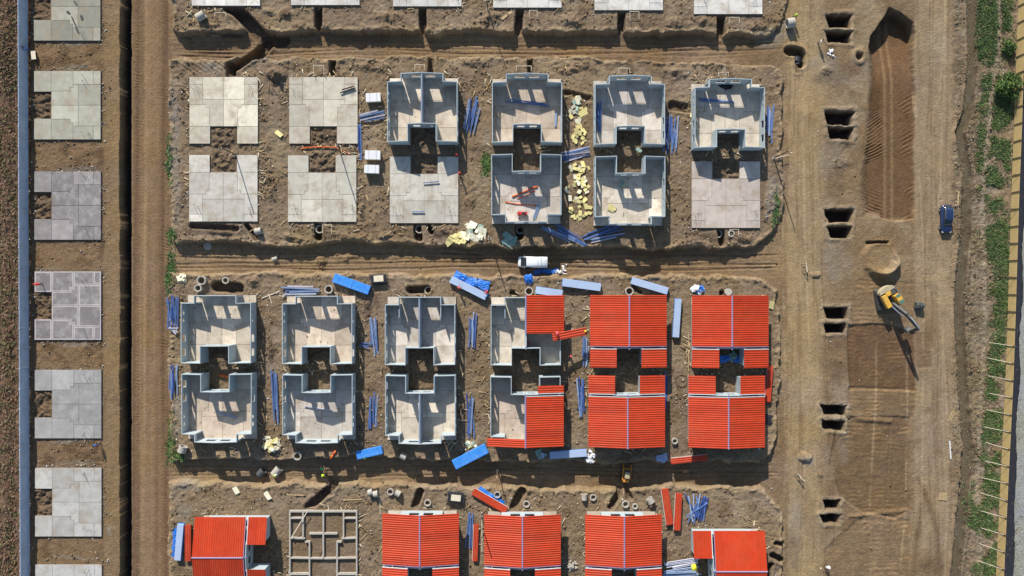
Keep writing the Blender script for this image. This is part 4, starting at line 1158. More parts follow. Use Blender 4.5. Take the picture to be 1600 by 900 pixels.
# ------------------------------------------------------------------ white sacks and bits
_sack = None
def sack_mesh():
    mb = MB(); rings = []
    for u in (-1, -.8, -.3, .3, .8, 1):
        s = math.sqrt(max(0.03, 1 - u * u * .95)); rings.append([(u * .36, .24 * s * math.cos(t), .1 + .1 * s * math.sin(t)) for t in [2 * math.pi * k / 10 for k in range(10)]])
    mb.loft(rings); return mb.mesh('sack', M['sack'], True)
def sacks(cx, cy, rx, ry, n, label, seed, sc=1.0, grey=False):
    global _sack
    _sack = _sack or sack_mesh(); r = random.Random(seed)
    for k in range(n):
        a = r.uniform(0, 6.28); q = math.sqrt(r.random()); x, y = W(cx + rx * q * math.cos(a), cy + ry * q * math.sin(a))
        me_ = _sack
        if grey:
            if 'g' not in _foam:
                _foam['g'] = _sack.copy(); _foam['g'].materials.clear(); _foam['g'].materials.append(M['pipe'])
            me_ = _foam['g']
        o = link(me_, 'sack', None, (x, y, gz(x, y) + .3 * (1 - q) * min(1, n / 12)), (r.uniform(-.3, .3), r.uniform(-.3, .3), r.uniform(0, 3.1)))
        s = sc * r.uniform(.8, 1.3); o.scale = (s, s * r.uniform(.8, 1.2), s)
        prop(o, label, 'sack', 'sacks: ' + label)
sacks(1089, 452, 8, 8, 18, 'white sack in the heap above the upper right red roof', 1)
sacks(922, 713, 7, 9, 22, 'white bag in the heap at the end of the half shaded grey pack', 2, .8)
sacks(893, 884, 9, 8, 26, 'grey cream sack in the heap between two bottom row roofs', 3, .55, True)
sacks(884, 420, 7, 8, 9, 'scrap of white packing strewn right of the tarp below the van', 4, .5)
sacks(875, 424, 5, 2, 5, 'crumpled white film at the right end of the shaded tarp strip', 5, .8)
sacks(1301, 84, 6, 8, 9, 'pale plaster lump in the litter below the topmost pit pair', 6, .6)
sacks(107, 268, 50, 2, 3, 'pale plaster lump along a purple slab edge by the fence', 7, .4)

# ------------------------------------------------------------------ white wrapped pallets
def pallet_pack(cx, cy, wx, wy, h, rz, label):
    x, y = W(cx, cy, h); z = gz(x, y)
    root = thing('wrapped_pallet', label, 'wrapped pallet', (x, y, z), rz, 'white wrapped pallets')
    mb = MB()
    for k in (-.4, 0, .4): mb.box((0, wy * k, .07), (wx, .1, .16))
    for k in range(5): mb.box((-wx * .42 + wx * .21 * k, 0, .17), (.12, wy, .03))
    mb.build('pallet', M['wood'], root)
    mb = MB(); mb.box((0, 0, .19 + (h - .25) / 2), (wx, wy, h - .25)); mb.build('goods', M['foamw'], root, bevel=.03)
    mb = MB(); mb.box((0, 0, h - .04), (wx + .08, wy + .08, .06)); mb.build('lid', M['white'], root, bevel=.02)
    for k in (-.25, .25):
        mb = MB(); mb.box((wx * k, 0, h * .5 + .11), (.04, wy + .1, h - .2)); mb.build('strap', M['steel'], root)
pallet_pack(583, 152, 2.2, 1.25, 1.0, .05, 'white wrapped pallet alone above the level blue bundle')
pallet_pack(582, 242, 2.3, 1.3, 1.2, -.02, 'white wrapped pallet, upper of the close pair beside the shell')
pallet_pack(580.5, 264, 2.2, 1.2, 1.2, -.03, 'white wrapped pallet, lower of the close pair with a deep shadow')

# ------------------------------------------------------------------ concrete rings and pipes
def ringpipe(cx, cy, label, r=.62, L=.9, lie=None, wall_=.14, m='pipe', sink=.05, spigot=False, group='concrete rings and pipes'):
    x, y = W(cx, cy, L if lie is None else r); z = min(gz(x, y) + .5, gz(x, y))
    z = gz(x, y)
    root = thing('concrete_pipe', label, 'concrete pipe', (x, y, z - sink), 0, group)
    if lie is None: Mx = None
    else: Mx = Matrix.Translation((0, 0, r)) @ Matrix.Rotation(lie, 4, 'Z') @ Matrix.Rotation(math.pi / 2, 4, 'Y') @ Matrix.Translation((0, 0, -L / 2))
    mb = MB(); mb.ring(r - wall_, r, L, 28, Mx); mb.build('barrel', M[m], root, True)
    for p in root.children[0].data.polygons: p.use_smooth = False
    mb = MB(); Mr = (Mx if Mx else Matrix.Identity(4)) @ Matrix.Translation((0, 0, L - .1)); mb.ring(r - wall_ + .01, r + .035, .11, 28, Mr); mb.build('rim', M[m], root)
    return root
def cover(cx, cy, r, h, label, m='pipe', z=None):
    x, y = W(cx, cy, h); z = gz(x, y) if z is None else z
    root = thing('manhole_cover', label, 'manhole cover', (x, y, z), 0)
    mb = MB(); n = 24; mb.prism([(r * math.cos(2 * math.pi * k / n), r * math.sin(2 * math.pi * k / n)) for k in range(n)], h - .12, h); mb.build('cover_disc', M[m], root)
    mb = MB(); mb.ring(r - .15, r - .02, h - .125, 24); mb.build('collar', M['pipe'], root)
ringpipe(496, 357, 'upright concrete ring in a short trench below the scribbled beige slab')
ringpipe(653.5, 357, 'upright concrete ring in a short trench below the shaded bare slab')
ringpipe(813, 358, 'upright concrete ring in wall shade below the tube strewn shell')
ringpipe(1126, 364, 'upright concrete ring below the bare brownish slab')
ringpipe(1143, 365, 'low square edged concrete ring right of the one below the brownish slab', .5, .3)
ringpipe(513, 452, 'upright concrete ring between white steel bundle and blue wrapped pack')
ringpipe(668, 454, 'upright concrete ring in the square pit above the divided shell')
ringpipe(826.5, 455, 'upright concrete ring above the half roofed house, under the bunched tarp')
ringpipe(983.5, 455, 'upright concrete ring at the ridge end above the red house with the open yard')
cover(1138, 456, .55, .6, 'pale round lid on a ring above the upper right red roof')
ringpipe(314, 438, 'larger upright concrete ring of the two by the small foam pile', .68)
ringpipe(309, 450, 'smaller upright concrete ring of the two by the small foam pile', .55, .9)
ringpipe(352, 438, 'half buried concrete ring at the upper edge of the left pit', .5, .5)
ringpipe(361, 450, 'dark soil filled concrete ring inside the left pit', .6, .5, None, .12, 'machine', .4)
ringpipe(313.5, 25, 'lying grey concrete pipe below the top left whitish slab', .62, 1.3, .55)
ringpipe(1237, 34, 'lying grey concrete pipe on the dirt road near the top, long oval shadow', .75, 1.1, .15)
ringpipe(1253, 88, 'black rimmed ring at the mouth of the dark hole by the road', .75, .7, 1.2, .16, 'black')
ringpipe(403, 361, 'lying concrete pipe beside the slab trench left of the scribbled slab', .5, 1.0, .2)
ringpipe(425, 404, 'small lying grey pipe in the upper lane', .35, .8, .3)
cover(319, 384, .62, .15, 'flat grey concrete lid lying in the lane bank shadow at the left')
ringpipe(285, 702, 'white lined concrete pipe lying at the lower left end of the block', .65, 1.0, 1.2)
ringpipe(428, 740, 'large concrete pipe lying in the lower lane beside a lime vested worker', .62, 1.4, .9)
ringpipe(404, 742, 'dark concrete pipe lying at the foot of the lane bank, left of the large pipe', .6, 1.1, .8, .14, 'machine')
ringpipe(464, 713, 'concrete ring standing in wall shade below the white barred shell', .6, .9)
ringpipe(579, 769.5, 'lying concrete pipe, left one of the touching pair in the bottom row', .5, .7, .35)
ringpipe(587, 772, 'lying concrete pipe, right one of the touching pair in the bottom row', .5, .7, .2)
ringpipe(609.5, 769, 'upright concrete ring with a lump beside it, above the first bottom row roof', .5, .5)
ringpipe(621, 771, 'lying pale concrete pipe beside the ring with a lump', .5, .8, -.5)
ringpipe(668, 786, 'broken edged concrete ring above the first bottom roof, right of a dark trench', .5, .45)
ringpipe(777, 773.5, 'concrete ring partly covered by the torn blue film', .5, .5)
ringpipe(822.5, 788, 'soil caked concrete ring right of a dark slanting trench', .5, .4)
ringpipe(913, 777, 'lying short concrete pipe, left of a matching upright ring', .42, .9, 1.57)
ringpipe(927, 777.5, 'upright concrete ring right of a lying short pipe', .48, .4)
ringpipe(977.5, 788, 'rough concrete ring in the middle above the third bottom roof', .52, .5)
ringpipe(992.5, 791.5, 'brown stained concrete ring above the third bottom roof', .42, .4)
ringpipe(1016, 782, 'lying pale concrete pipe left of the fanned red stack', .55, .8, -1.0)
ringpipe(1054.5, 689.5, 'small upright concrete ring in the alley left of the lower right red roof', .45, .5)
ringpipe(630, 713, 'concrete pipe lying in wall shade right of the short blue pack', .5, .9, -.4)
ringpipe(1065, 595, 'coil shaped dark ring on the ground in the alley of the yards', .95, .12, None, .1, 'darkwood', 0)

# ------------------------------------------------------------------ poles, posts, small timber
def pole(px, py, h, label):
    x, y = W(px, py); z = gz(x, y)
    root = thing('timber_pole', label, 'pole', (x, y, z), 0)
    mb = MB(); mb.tube((0, 0, -.3), (0, 0, h), .1, 8, .075); mb.build('shaft', M['darkwood'], root)
    mb = MB(); mb.tube((0, 0, h), (0, 0, h + .08), .085, 8, .06); mb.build('cap', M['cream'], root)
    mb = MB(); mb.box((0, 0, .02), (.4, .4, .14)); mb.build('footing', M['pipe'], root)
pole(528.5, 226, 6.6, 'thin dark timber pole beside the orange hose, its shadow crossing the scribbled slab')
pole(369, 242, 5.6, 'thin dark timber pole in the notch between the two left beige slabs')
pole(762, 14, 5.6, 'thin dark timber pole in the alley at the top edge')
pole(765, 373, 5.0, 'thin dark timber pole behind the cream foam heap')
pole(1209, 247, 6.4, 'thin dark timber pole at the road edge right of the upper block')
pole(752, 806, 6.2, 'thin dark timber pole casting its shadow on a bottom row roof')
pole(777, 738, 4.2, 'thin dark timber pole in the lower lane above the torn blue film')
def profile_frame(px, py, wpx, hpx, label):
    x, y = W(px, py); z = gz(x, y)
    root = thing('profile_board', label, 'timber frame', (x, y, z), 0, 'white setting out frames')
    for s in (-1, 1):
        mb = MB(); mb.box((s * wpx / 20, -hpx / 20, .35), (.05, .05, .9)); mb.build('stake', M['cream'], root)
        mb = MB(); mb.box((s * wpx / 20, 0, .74), (.05, hpx / 10, .05)); mb.build('rail', M['cream'], root)
    mb = MB(); mb.box((0, hpx / 20, .76), (wpx / 10 + .1, .06, .06)); mb.build('board', M['cream'], root)
for a in [(500, 111, 16, 13, 'white setting out frame above the second beige slab'), (656.5, 107, 15, 7, 'white setting out frame above the shell with hatched mesh'), (818.5, 109, 23, 7, 'white setting out frame above the blue barred shell'),
          (974.5, 112, 17, 7, 'white setting out frame above the shell right of the foam'), (1128.5, 118, 15, 6, 'white setting out frame above the black sheeted shell'), (513, 358, 14, 13, 'white setting out frame right of the ring below the scribbled slab'),
          (347, 25, 17, 5, 'white setting out frame right of the lying grey pipe'), (833, 24, 12, 10, 'white setting out frame below the fourth top slab'), (990, 26, 14, 10, 'white setting out frame below the fifth top slab'), (1145, 34, 16, 8, 'white setting out frame below the last top slab'), (1145, 364, 14, 10, 'white setting out frame around the low ring below the brownish slab')]:
    profile_frame(*a)
def plank(x1, y1, x2, y2, wd, label, m='wood', z=.05, h=.05, group=None):
    a = Vector(W(x1, y1)); b = Vector(W(x2, y2)); c = (a + b) / 2
    zz = max(gz(*a), gz(*b), gz(*c)) + z
    mb = MB(); mb.box((0, 0, 0), ((b - a).length, wd, h)); o = mb.build('plank', M[m], None, False, (c.x, c.y, zz), math.atan2(b.y - a.y, b.x - a.x))
    prop(o, label, 'plank', group)
plank(1486, 690, 1488, 718, .16, 'white round edged plank lying beside the stream, below two crossed laths', 'white', .08, .12)
plank(1484, 659, 1494, 638, .1, 'left lath of the two slanting laths beside the stream', 'wood')
plank(1488, 659, 1496, 639, .1, 'right lath of the two slanting laths beside the stream', 'wood')
plank(1498, 321, 1500, 298, .16, 'pale timber lying beside the stream above the blue car', 'wood', .08, .1)
plank(438, 155, 421, 128, .12, 'grey stick on the soil heap between the two beige slabs', 'darkwood')
plank(448, 773, 478, 774, .14, 'grey scaffold plank on the lane edge left of the foundation grid', 'wood')
plank(536, 781, 566, 780, .14, 'pale thin plank right of the dark trench above the foundation grid', 'wood')
plank(1210, 248, 1232, 242, .09, 'thin pale lath across the road edge beside the timber pole', 'cream')
plank(784, 30, 800, 18, .4, 'grey board lying between two top slabs right of the pole', 'wood')
plank(400, 355, 390, 362, .1, 'short lath left of the scribbled slab', 'wood')
plank(438, 352, 456, 336, .12, 'pale stick leaning at the lower left corner of the scribbled slab', 'wood')
plank(409, 466, 437, 455, .12, 'bent pale batten left of the white steel bundle', 'cream')
plank(420, 459, 425, 474, .1, 'short pale batten below the bent one left of the white steel bundle', 'cream')
plank(594, 803, 594, 775, .08, 'thin upright lath left of the first bottom row roof', 'cream')
plank(753, 800, 753, 862, .1, 'thin lath along the left eave of the second bottom row house', 'cream')
plank(702, 703, 712, 690, .12, 'thin timber prop at the lower right corner of the divided lower shell', 'wood', .6)
plank(1075, 600, 1076, 520, .1, 'pale timber along the left wall of the upper right red house', 'wood')
plank(457, 838, 482, 797, .12, 'slanting white batten lying over the foundation grid', 'cream', .75)
plank(498, 872, 505, 856, .06, 'short dark bar inside the foundation grid', 'darkwood')
plank(300, 340, 308, 333, .05, 'short dark bar on the left lower beige slab', 'rebar', .02)
plank(810, 647, 811, 682, .3, 'dark board on the open floor of the scrap lettered house', 'darkwood', .02)
# white scrap on the half roofed floor
for (x1, y1, x2, y2) in [(782, 633, 785, 642), (786, 642, 787, 633), (791, 633, 791, 644)]:
    plank(x1, y1, x2, y2, .22, 'white scrap strip standing out on the open half roofed floor', 'white', .03, .05, 'white scrap strips on the half roofed floor')
for k in range(6):
    plank(643 + k * 5.4, 328, 645 + k * 5.4, 322, .07, 'short black bar in the row of six on the shaded bare slab', 'rebar', .02, .04, 'row of six black bars on the bare slab')
def trestle(px, py, rz, label):
    x, y = W(px, py); root = thing('trestle', label, 'trestle', (x, y, gz(x, y)), rz, 'small timber trestles')
    for s in (-1, 1):
        mb = MB()
        mb.tube((-.5, s * .55, 0), (0, s * .5, .9), .045, 6); mb.tube((.5, s * .55, 0), (0, s * .5, .9), .045, 6); mb.tube((-.32, s * .53, .3), (.32, s * .53, .3), .03, 6)
        mb.build('leg_frame', M['darkwood'], root)
    mb = MB(); mb.box((0, 0, .92), (.1, 1.5, .08)); mb.build('rail', M['cream'], root)
trestle(1259, 418, .1, 'small timber trestle beside the grey rubble on the dirt road')
trestle(1250, 745, .7, 'small timber trestle below the grey heap on the dirt road')
trestle(818, 347, 1.57, 'timber saw horse below the red machine in the tube strewn shell')
def pallet():
    x, y = W(1476, 777); root = thing('pallet', 'lone pale timber pallet on the brown strip beside the stream', 'pallet', (x, y, gz(x, y)), -.12)
    for k in range(6):
        mb = MB(); mb.box((0, -.5 + k * .2, .13), (1.15, .13, .025)); mb.build('slat', M['wood'], root)
    for k in (-.5, 0, .5):
        mb = MB(); mb.box((k, 0, .06), (.1, 1.15, .11)); mb.build('runner', M['wood'], root)
pallet()
def hose(pts, r, label, m='tube', zl=.06):
    o0 = W(*pts[0]); mb = MB(); P = []
    for px, py in pts:
        x, y = W(px, py); P.append(Vector((x - o0[0], y - o0[1], max(gz(x, y), zl) + r)))
    for a, b in zip(P[:-1], P[1:]): mb.tube(a, b, r, 8)
    prop(mb.build('plastic_tube', M[m], None, True, (o0[0], o0[1], 0)), label, 'plastic tube')
hose([(471, 233), (480, 231), (490, 230), (505, 230), (520, 230), (526, 231)], .09, 'orange corrugated hose in the gap between the two middle beige slabs')
hose([(526, 231), (536, 236), (548, 242)], .05, 'thin orange tube end right of the orange hose')
ZF = SLABTOP
hose([(800, 308), (815, 302), (832, 294), (840, 292)], .12, 'thick orange tube on the shell floor, upper one with a bend', zl=ZF)
hose([(790, 316), (805, 319), (820, 320), (838, 322)], .08, 'thin orange tube on the shell floor, lower one', zl=ZF)
hose([(808, 311), (822, 306), (836, 298)], .07, 'orange tube between the two others on the shell floor', zl=ZF)
hose([(344, 586), (352, 587), (358, 589)], .16, 'orange scrap tube in the yard gap of the left end shells')
hose([(517, 716), (521, 710), (525, 704)], .16, 'orange tube standing in sunlight below the white barred shell')

# dark tanks with cream lid
def tank(px, py, rz, label):
    x, y = W(px, py); root = thing('site_tank', label, 'tank', (x, y, gz(x, y)), rz)
    mb = MB(); mb.box((0, 0, .45), (2.4, 1.4, .8), taper=.94); mb.build('tub', M['black'], root, bevel=.06)
    mb = MB(); mb.box((.1, .05, .9), (1.5, .95, .06)); mb.build('lid', M['cream'], root, bevel=.02)
    for s in (-1, 1):
        mb = MB(); mb.box((0, s * .78, .3), (3.0, .1, .14)); mb.build('skid', M['machine'], root)
        mb = MB(); mb.tube((s * 1.3, -.6, .2), (s * 1.3, -.6, 1.0), .04, 6); mb.tube((s * 1.3, .6, .2), (s * 1.3, .6, 1.0), .04, 6); mb.tube((s * 1.3, -.6, 1.0), (s * 1.3, .6, 1.0), .04, 6); mb.build('handrail', M['machine'], root)
tank(592, 436, .06, 'black framed tank with a cream lid right of the blue wrapped pack')
tank(712, 776, -.1, 'black tub with a cream board on its corner above the first bottom roof')
def redmachine():
    x, y = W(816, 334); root = thing('floor_machine', 'red engine driven machine on the tube strewn shell floor', 'machine', (x, y, gz(x, y) + .28), 0)
    mb = MB(); mb.box((0, 0, .35), (1.5, .5, .35)); mb.build('engine', M['redpaint'], root, bevel=.06)
    mb = MB(); mb.box((.2, 0, .58), (.5, .35, .14)); mb.build('motor_cover', M['black'], root, bevel=.03)
    for s in (-1, 1):
        mb = MB(); mb.tube((s * .5, -.3, .16), (s * .5, .3, .16), .16, 12); mb.build('wheel', M['rubber'], root)
        mb = MB(); mb.tube((s * .7, -.2, .3), (s * 1.0, -.6, .7), .03, 6); mb.build('handle', M['machine'], root)
redmachine()
def yellowbag():
    x, y = W(1084, 886); mb = MB(); r = random.Random(3); rings = []
    for k in range(6):
        a = k / 5; s = [.35, .5, .52, .4, .22, .08][k]; rings.append([(s * r.uniform(.85, 1.1) * math.cos(t), s * 1.3 * r.uniform(.85, 1.1) * math.sin(t), .65 * a) for t in [2 * math.pi * j / 12 for j in range(12)]])
    mb.loft(rings); o = mb.build('bag', mat('yellow_bag', alb(236, 226, 60), .6, .1, 3.0), None, True, (x, y, gz(x, y))); prop(o, 'bright yellow bag lying on the white bar bundle at the bottom', 'bag')
yellowbag()
def boulder(px, py, s, label, m='rockm', seed=0):
    x, y = W(px, py); r = random.Random(seed); mb = MB(); rings = []
    for k, (q, z) in enumerate(((.9, -.1), (1.0, .25), (.7, .6), (.25, .8))):
        rings.append([(s * q * r.uniform(.75, 1.15) * math.cos(t), s * q * r.uniform(.75, 1.15) * math.sin(t), s * z * r.uniform(.8, 1.1)) for t in [2 * math.pi * j / 9 for j in range(9)]])
    mb.loft(rings); prop(mb.build('boulder', M['darkwood'], None, False, (x, y, gz(x, y))), label, 'boulder')
boulder(1347, 85, .55, 'dark round boulder in the hole beside the ribbed lane', seed=1)
boulder(816, 720, .75, 'sunlit tan boulder in the roof shade below the half roofed house', seed=2)
# ------------------------------------------------------------------ vehicles
def section(y, hw, z0, z1, rnd=.25, n=20):
    P = []
    for k in range(n):
        t = 2 * math.pi * k / n; c, s = math.cos(t), math.sin(t); e = .55
        P.append((hw * math.copysign(abs(c) ** e, c), y, (z0 + z1) / 2 + (z1 - z0) / 2 * math.copysign(abs(s) ** e, s)))
    return P
def wheel(root, x, y, r, wd):
    mb = MB(); mb.tube((x - wd / 2, y, r), (x + wd / 2, y, r), r, 20); o = mb.build('wheel', M['rubber'], root)
    mb = MB(); mb.tube((x - wd / 2 - .01, y, r), (x + wd / 2 + .01, y, r), r * .6, 14); mb.build('rim', M['steel'], o)
def car():
    # front towards -y (down the picture)
    x, y = W(1482, 341, .7); root = thing('parked_car', 'dark blue car parked on the brown strip beside the muddy stream', 'car', (x, y, gz(x, y)), 0)
    mb = MB(); mb.loft([section(2.15, .62, .45, .8), section(2.08, .76, .3, .95), section(1.7, .84, .22, 1.02), section(.8, .87, .2, 1.02), (section(-.5, .87, .2, 1.0)), section(-1.1, .86, .22, .96), section(-1.75, .82, .25, .88), section(-2.1, .72, .3, .76), section(-2.2, .55, .42, .64)])
    mb.build('body', M['carpaint'], root, True)
    mb = MB(); mb.loft([section(2.02, .55, .85, 1.0), section(1.7, .66, .85, 1.36), section(1.2, .68, .85, 1.46), section(-.2, .68, .85, 1.46), section(-.7, .66, .85, 1.28), section(-1.25, .62, .8, .98)]); mb.build('window', M['glass'], root, True)
    mb = MB(); mb.loft([section(1.55, .56, 1.36, 1.43), section(1.2, .62, 1.4, 1.5), section(.4, .62, 1.42, 1.52), section(-.15, .6, 1.4, 1.49), section(-.4, .54, 1.38, 1.44)]); mb.build('roof', M['carpaint'], root, True)
    for s in (-1, 1):
        mb = MB(); mb.box((s * .98, -.78, .98), (.2, .12, .14)); mb.build('mirror', M['carpaint'], root, bevel=.02)
        mb = MB(); mb.box((s * .58, -2.1, .66), (.3, .16, .12)); mb.build('headlight', M['white'], root, bevel=.02)
        mb = MB(); mb.box((s * .6, 2.1, .78), (.26, .1, .14)); mb.build('tail_light', M['redpaint'], root, bevel=.02)
        mb = MB(); mb.tube((s * .6, 1.3, 1.53), (s * .6, -.1, 1.53), .02, 6); mb.build('roof_rail', M['steel'], root)
        for yy in (1.35, -1.4): wheel(root, s * .78, yy, .31, .2)
car()
def van():
    x, y = W(833, 409, 1.0); z = gz(x, y); root = thing('van', 'white van parked in the lane between the upper and middle block', 'van', (x, y, z), math.pi / 2 - .02)
    # local front +y -> rotated to west
    mb = MB(); mb.loft([section(-2.25, .82, .35, 1.9), section(-2.2, .86, .3, 1.98), section(-1, .88, .28, 2.02), section(1.0, .88, .28, 2.0), section(1.5, .87, .28, 1.55), section(1.85, .85, .28, 1.15), section(2.2, .76, .32, 1.0), section(2.32, .6, .4, .8)])
    mb.build('body', M['vanpaint'], root, True)
    mb = MB(); mb.hexa([(-.72, 1.84, 1.16), (.72, 1.84, 1.16), (.68, 1.05, 1.985), (-.68, 1.05, 1.985)][::1], [(-.72, 1.9, 1.2), (.72, 1.9, 1.2), (.68, 1.09, 2.03), (-.68, 1.09, 2.03)]); mb.build('windscreen', M['glass'], root)
    for yy in (-.75, -1.25):
        mb = MB(); mb.box((0, yy, 2.035), (1.5, .05, .05)); mb.build('roof_bar', M['steel'], root)
    for s in (-1, 1):
        mb = MB(); mb.box((s * 1.0, 1.35, 1.25), (.2, .1, .26)); mb.build('mirror', M['vanpaint'], root, bevel=.02)
        mb = MB(); mb.box((s * .6, 2.24, .85), (.3, .14, .16)); mb.build('headlight', M['steel'], root, bevel=.02)
        mb = MB(); mb.box((s * .875, .75, 1.45), (.03, .9, .5)); mb.build('side_window', M['glass'], root)
        mb = MB(); mb.box((s * .84, -2.25, 1.2), (.1, .08, .4)); mb.build('tail_light', M['redpaint'], root)
        for yy in (1.45, -1.4): wheel(root, s * .78, yy, .33, .22)
van()
def excavator():
    cx, cy = 58.55, -1.6; z = gz(cx, cy)
    f = Vector((.49, -.872)); rz = math.atan2(-f.x, f.y)
    root = thing('excavator', 'yellow tracked excavator with boom raised over the excavated ground', 'excavator', (cx, cy, z), rz)
    tr = math.atan2(-.17, -.985) - rz + 0  # undercarriage turned against the house
    def T(p):
        a = math.atan2(-.17, .985) * -1 + math.pi - rz
        return (p[0] * math.cos(a) - p[1] * math.sin(a), p[0] * math.sin(a) + p[1] * math.cos(a), p[2])
    for s in (-1, 1):
        mb = MB(); n = 22; P = []
        for k in range(n):
            t = 2 * math.pi * k / n; P.append((1.35 * math.copysign(min(1, abs(math.cos(t)) * 1.0), math.cos(t)) + .35 * math.cos(t), .42 + .42 * math.sin(t)))
        for xx in (-.28, .28): mb.v += [T((s * 1.42 + xx, a, b)) for a, b in P]
        for k in range(n):
            j = (k + 1) % n; mb.f.append((k, j, n + j, n + k)); mb.t.append(None)
        mb.f.append(tuple(range(n - 1, -1, -1))); mb.f.append(tuple(range(n, 2 * n))); mb.t += [None, None]
        o = mb.build('track', M['machine'], root)
        mb = MB()
        for k in range(14):
            c = T((s * 1.42, -1.5 + k * .23, .86)); mb.box(c, (.6, .09, .06), math.atan2(-.17, .985) * -1 + math.pi - rz)
        mb.build('track_shoes', M['machine'], o)
    mb = MB(); mb.box((0, 0, .75), (1.9, 1.9, .5)); mb.build('undercarriage', M['machine'], root)
    mb = MB(); mb.prism([(-1.28, -1.35), (1.28, -1.35), (1.28, 1.3), (-1.28, 1.3)], 1.0, 1.4); mb.build('deck', M['machine'], root)
    mb = MB(); P = [(-1.3, -1.15)] + [(-1.3 * math.cos(math.pi * k / 10), -1.3 - .75 * math.sin(math.pi * k / 10)) for k in range(11)] + [(1.3, -1.15)]
    mb.prism(P, 1.1, 2.05); mb.build('counterweight', M['weight'], root, bevel=.06)
    mb = MB(); mb.box((.85, .1, 1.75), (.8, 2.1, .72)); mb.box((.0, -.82, 1.78), (.86, .6, .7)); o = mb.build('engine_cover', M['yellow'], root, bevel=.05)
    mb = MB(); mb.box((-.85, -.75, 1.68), (.7, .75, .56)); mb.build('tank_box', M['machine'], root, bevel=.04)
    mb = MB(); mb.tube((-.45, -1.15, 1.9), (-.45, -1.15, 2.5), .07, 8); mb.build('exhaust', M['machine'], root)
    # cab on the left hand side of the house (viewer's upper right)
    mb = MB(); mb.box((-.82, .55, 2.05), (.95, 1.55, 1.35), taper=.9); c = mb.build('cab', M['yellow'], root, bevel=.05)
    mb = MB(); mb.box((-.82, 1.28, 2.2), (.8, .16, 1.0)); mb.box((-.82, 1.02, 2.735), (.74, .55, .04)); mb.build('window', M['greenglass'], c)
    mb = MB(); mb.box((-.82, -.05, 2.735), (.7, .42, .04)); mb.build('roof_hatch', M['greenglass'], c)
    mb = MB()
    for a, b in (((1.28, -1.1, 2.05), (1.28, -1.1, 2.6)), ((1.28, -1.1, 2.6), (1.28, -.1, 2.6)), ((-1.25, -1.1, 2.1), (-1.25, -1.1, 2.5)), ((-1.25, -1.1, 2.5), (-1.25, 1.0, 2.5))): mb.tube(a, b, .03, 6)
    mb.build('guard_rail', M['weight'], root)
    def beamseg(p, q, w0, w1, h0, h1, name, m):
        mb = MB(); p = Vector(p); q = Vector(q); d = (q - p).normalized(); up = Vector((1, 0, 0)).cross(d)
        r = []
        for c, ww, hh in ((p, w0, h0), (q, w1, h1)): r.append([c + Vector((a * ww / 2, 0, 0)) + up * (b * hh / 2) for a, b in ((-1, -1), (1, -1), (1, 1), (-1, 1))])
        mb.loft(r); return mb.build(name, m, root, bevel=.03)
    bk = (-.02, 1.0, 1.6); be = (-.02, 2.9, 3.9); ap = (-.02, 5.0, 4.7)
    beamseg(bk, be, .4, .36, .6, .75, 'boom', M['machine']); beamseg(be, ap, .36, .28, .74, .4, 'boom', M['machine'])
    beamseg((-.02, 5.15, 5.0), (-.02, 5.9, 1.9), .28, .22, .55, .3, 'stick', M['machine'])
    for s in (-.3, .3):
        mb = MB(); mb.tube((s, 1.3, 1.5), (s, 2.5, 2.7), .09, 8); mb.tube((s, 2.5, 2.7), (s, 3.0, 3.5), .05, 8); mb.build('ram', M['steel'], root)
    mb = MB(); mb.tube((0, 3.2, 4.5), (0, 4.3, 5.1), .08, 8); mb.tube((0, 4.3, 5.1), (0, 5.0, 5.3), .05, 8); mb.build('ram', M['steel'], root)
    mb = MB(); r0 = []
    for k in range(8):
        t = -.4 + 2.6 * k / 7; r0.append((6.0 - .1 + .62 * math.cos(t + 1.9) * 1.0, 1.35 + .62 * math.sin(t + 1.9)))
    for xx in (-.45, .45): mb.v += [(xx, a, b) for a, b in r0]
    n = len(r0)
    for k in range(n - 1): mb.f.append((k, k + 1, n + k + 1, n + k)); mb.t.append(None)
    mb.f.append(tuple(range(n - 1, -1, -1))); mb.f.append(tuple(range(n, 2 * n))); mb.t += [None, None]
    mb.build('bucket', M['machine'], root)
excavator()
def loose_bucket():
    x, y = W(1436.5, 478); z = gz(x, y); root = thing('digger_bucket', 'dark spare digger bucket lying right of the excavator', 'bucket', (x, y, z), -.1)
    mb = MB(); w_ = .6; P = [(-.45, .05), (.45, .0), (.6, .35), (.45, .8), (.1, 1.0), (-.35, .9)]
    for s in (-1, 1): mb.prism([], 0, 0) if False else None
    n = len(P)
    for xx in (-w_, w_): mb.v += [(xx, a, b) for a, b in P]
    for k in range(n - 1): mb.f.append((k, k + 1, n + k + 1, n + k)); mb.t.append(None)
    mb.f.append(tuple(range(n - 1, -1, -1))); mb.f.append(tuple(range(n, 2 * n))); mb.t += [None, None]
    mb.build('shell', M['machine'], root)
    for k in range(5):
        mb = MB(); mb.box((-.48 + k * .24, -.52, .06), (.1, .26, .08)); mb.build('tooth', M['steel'], root)
    for k in (-.2, .2):
        mb = MB(); mb.box((k, .2, 1.02), (.08, .5, .3)); mb.build('lug', M['machine'], root)
loose_bucket()
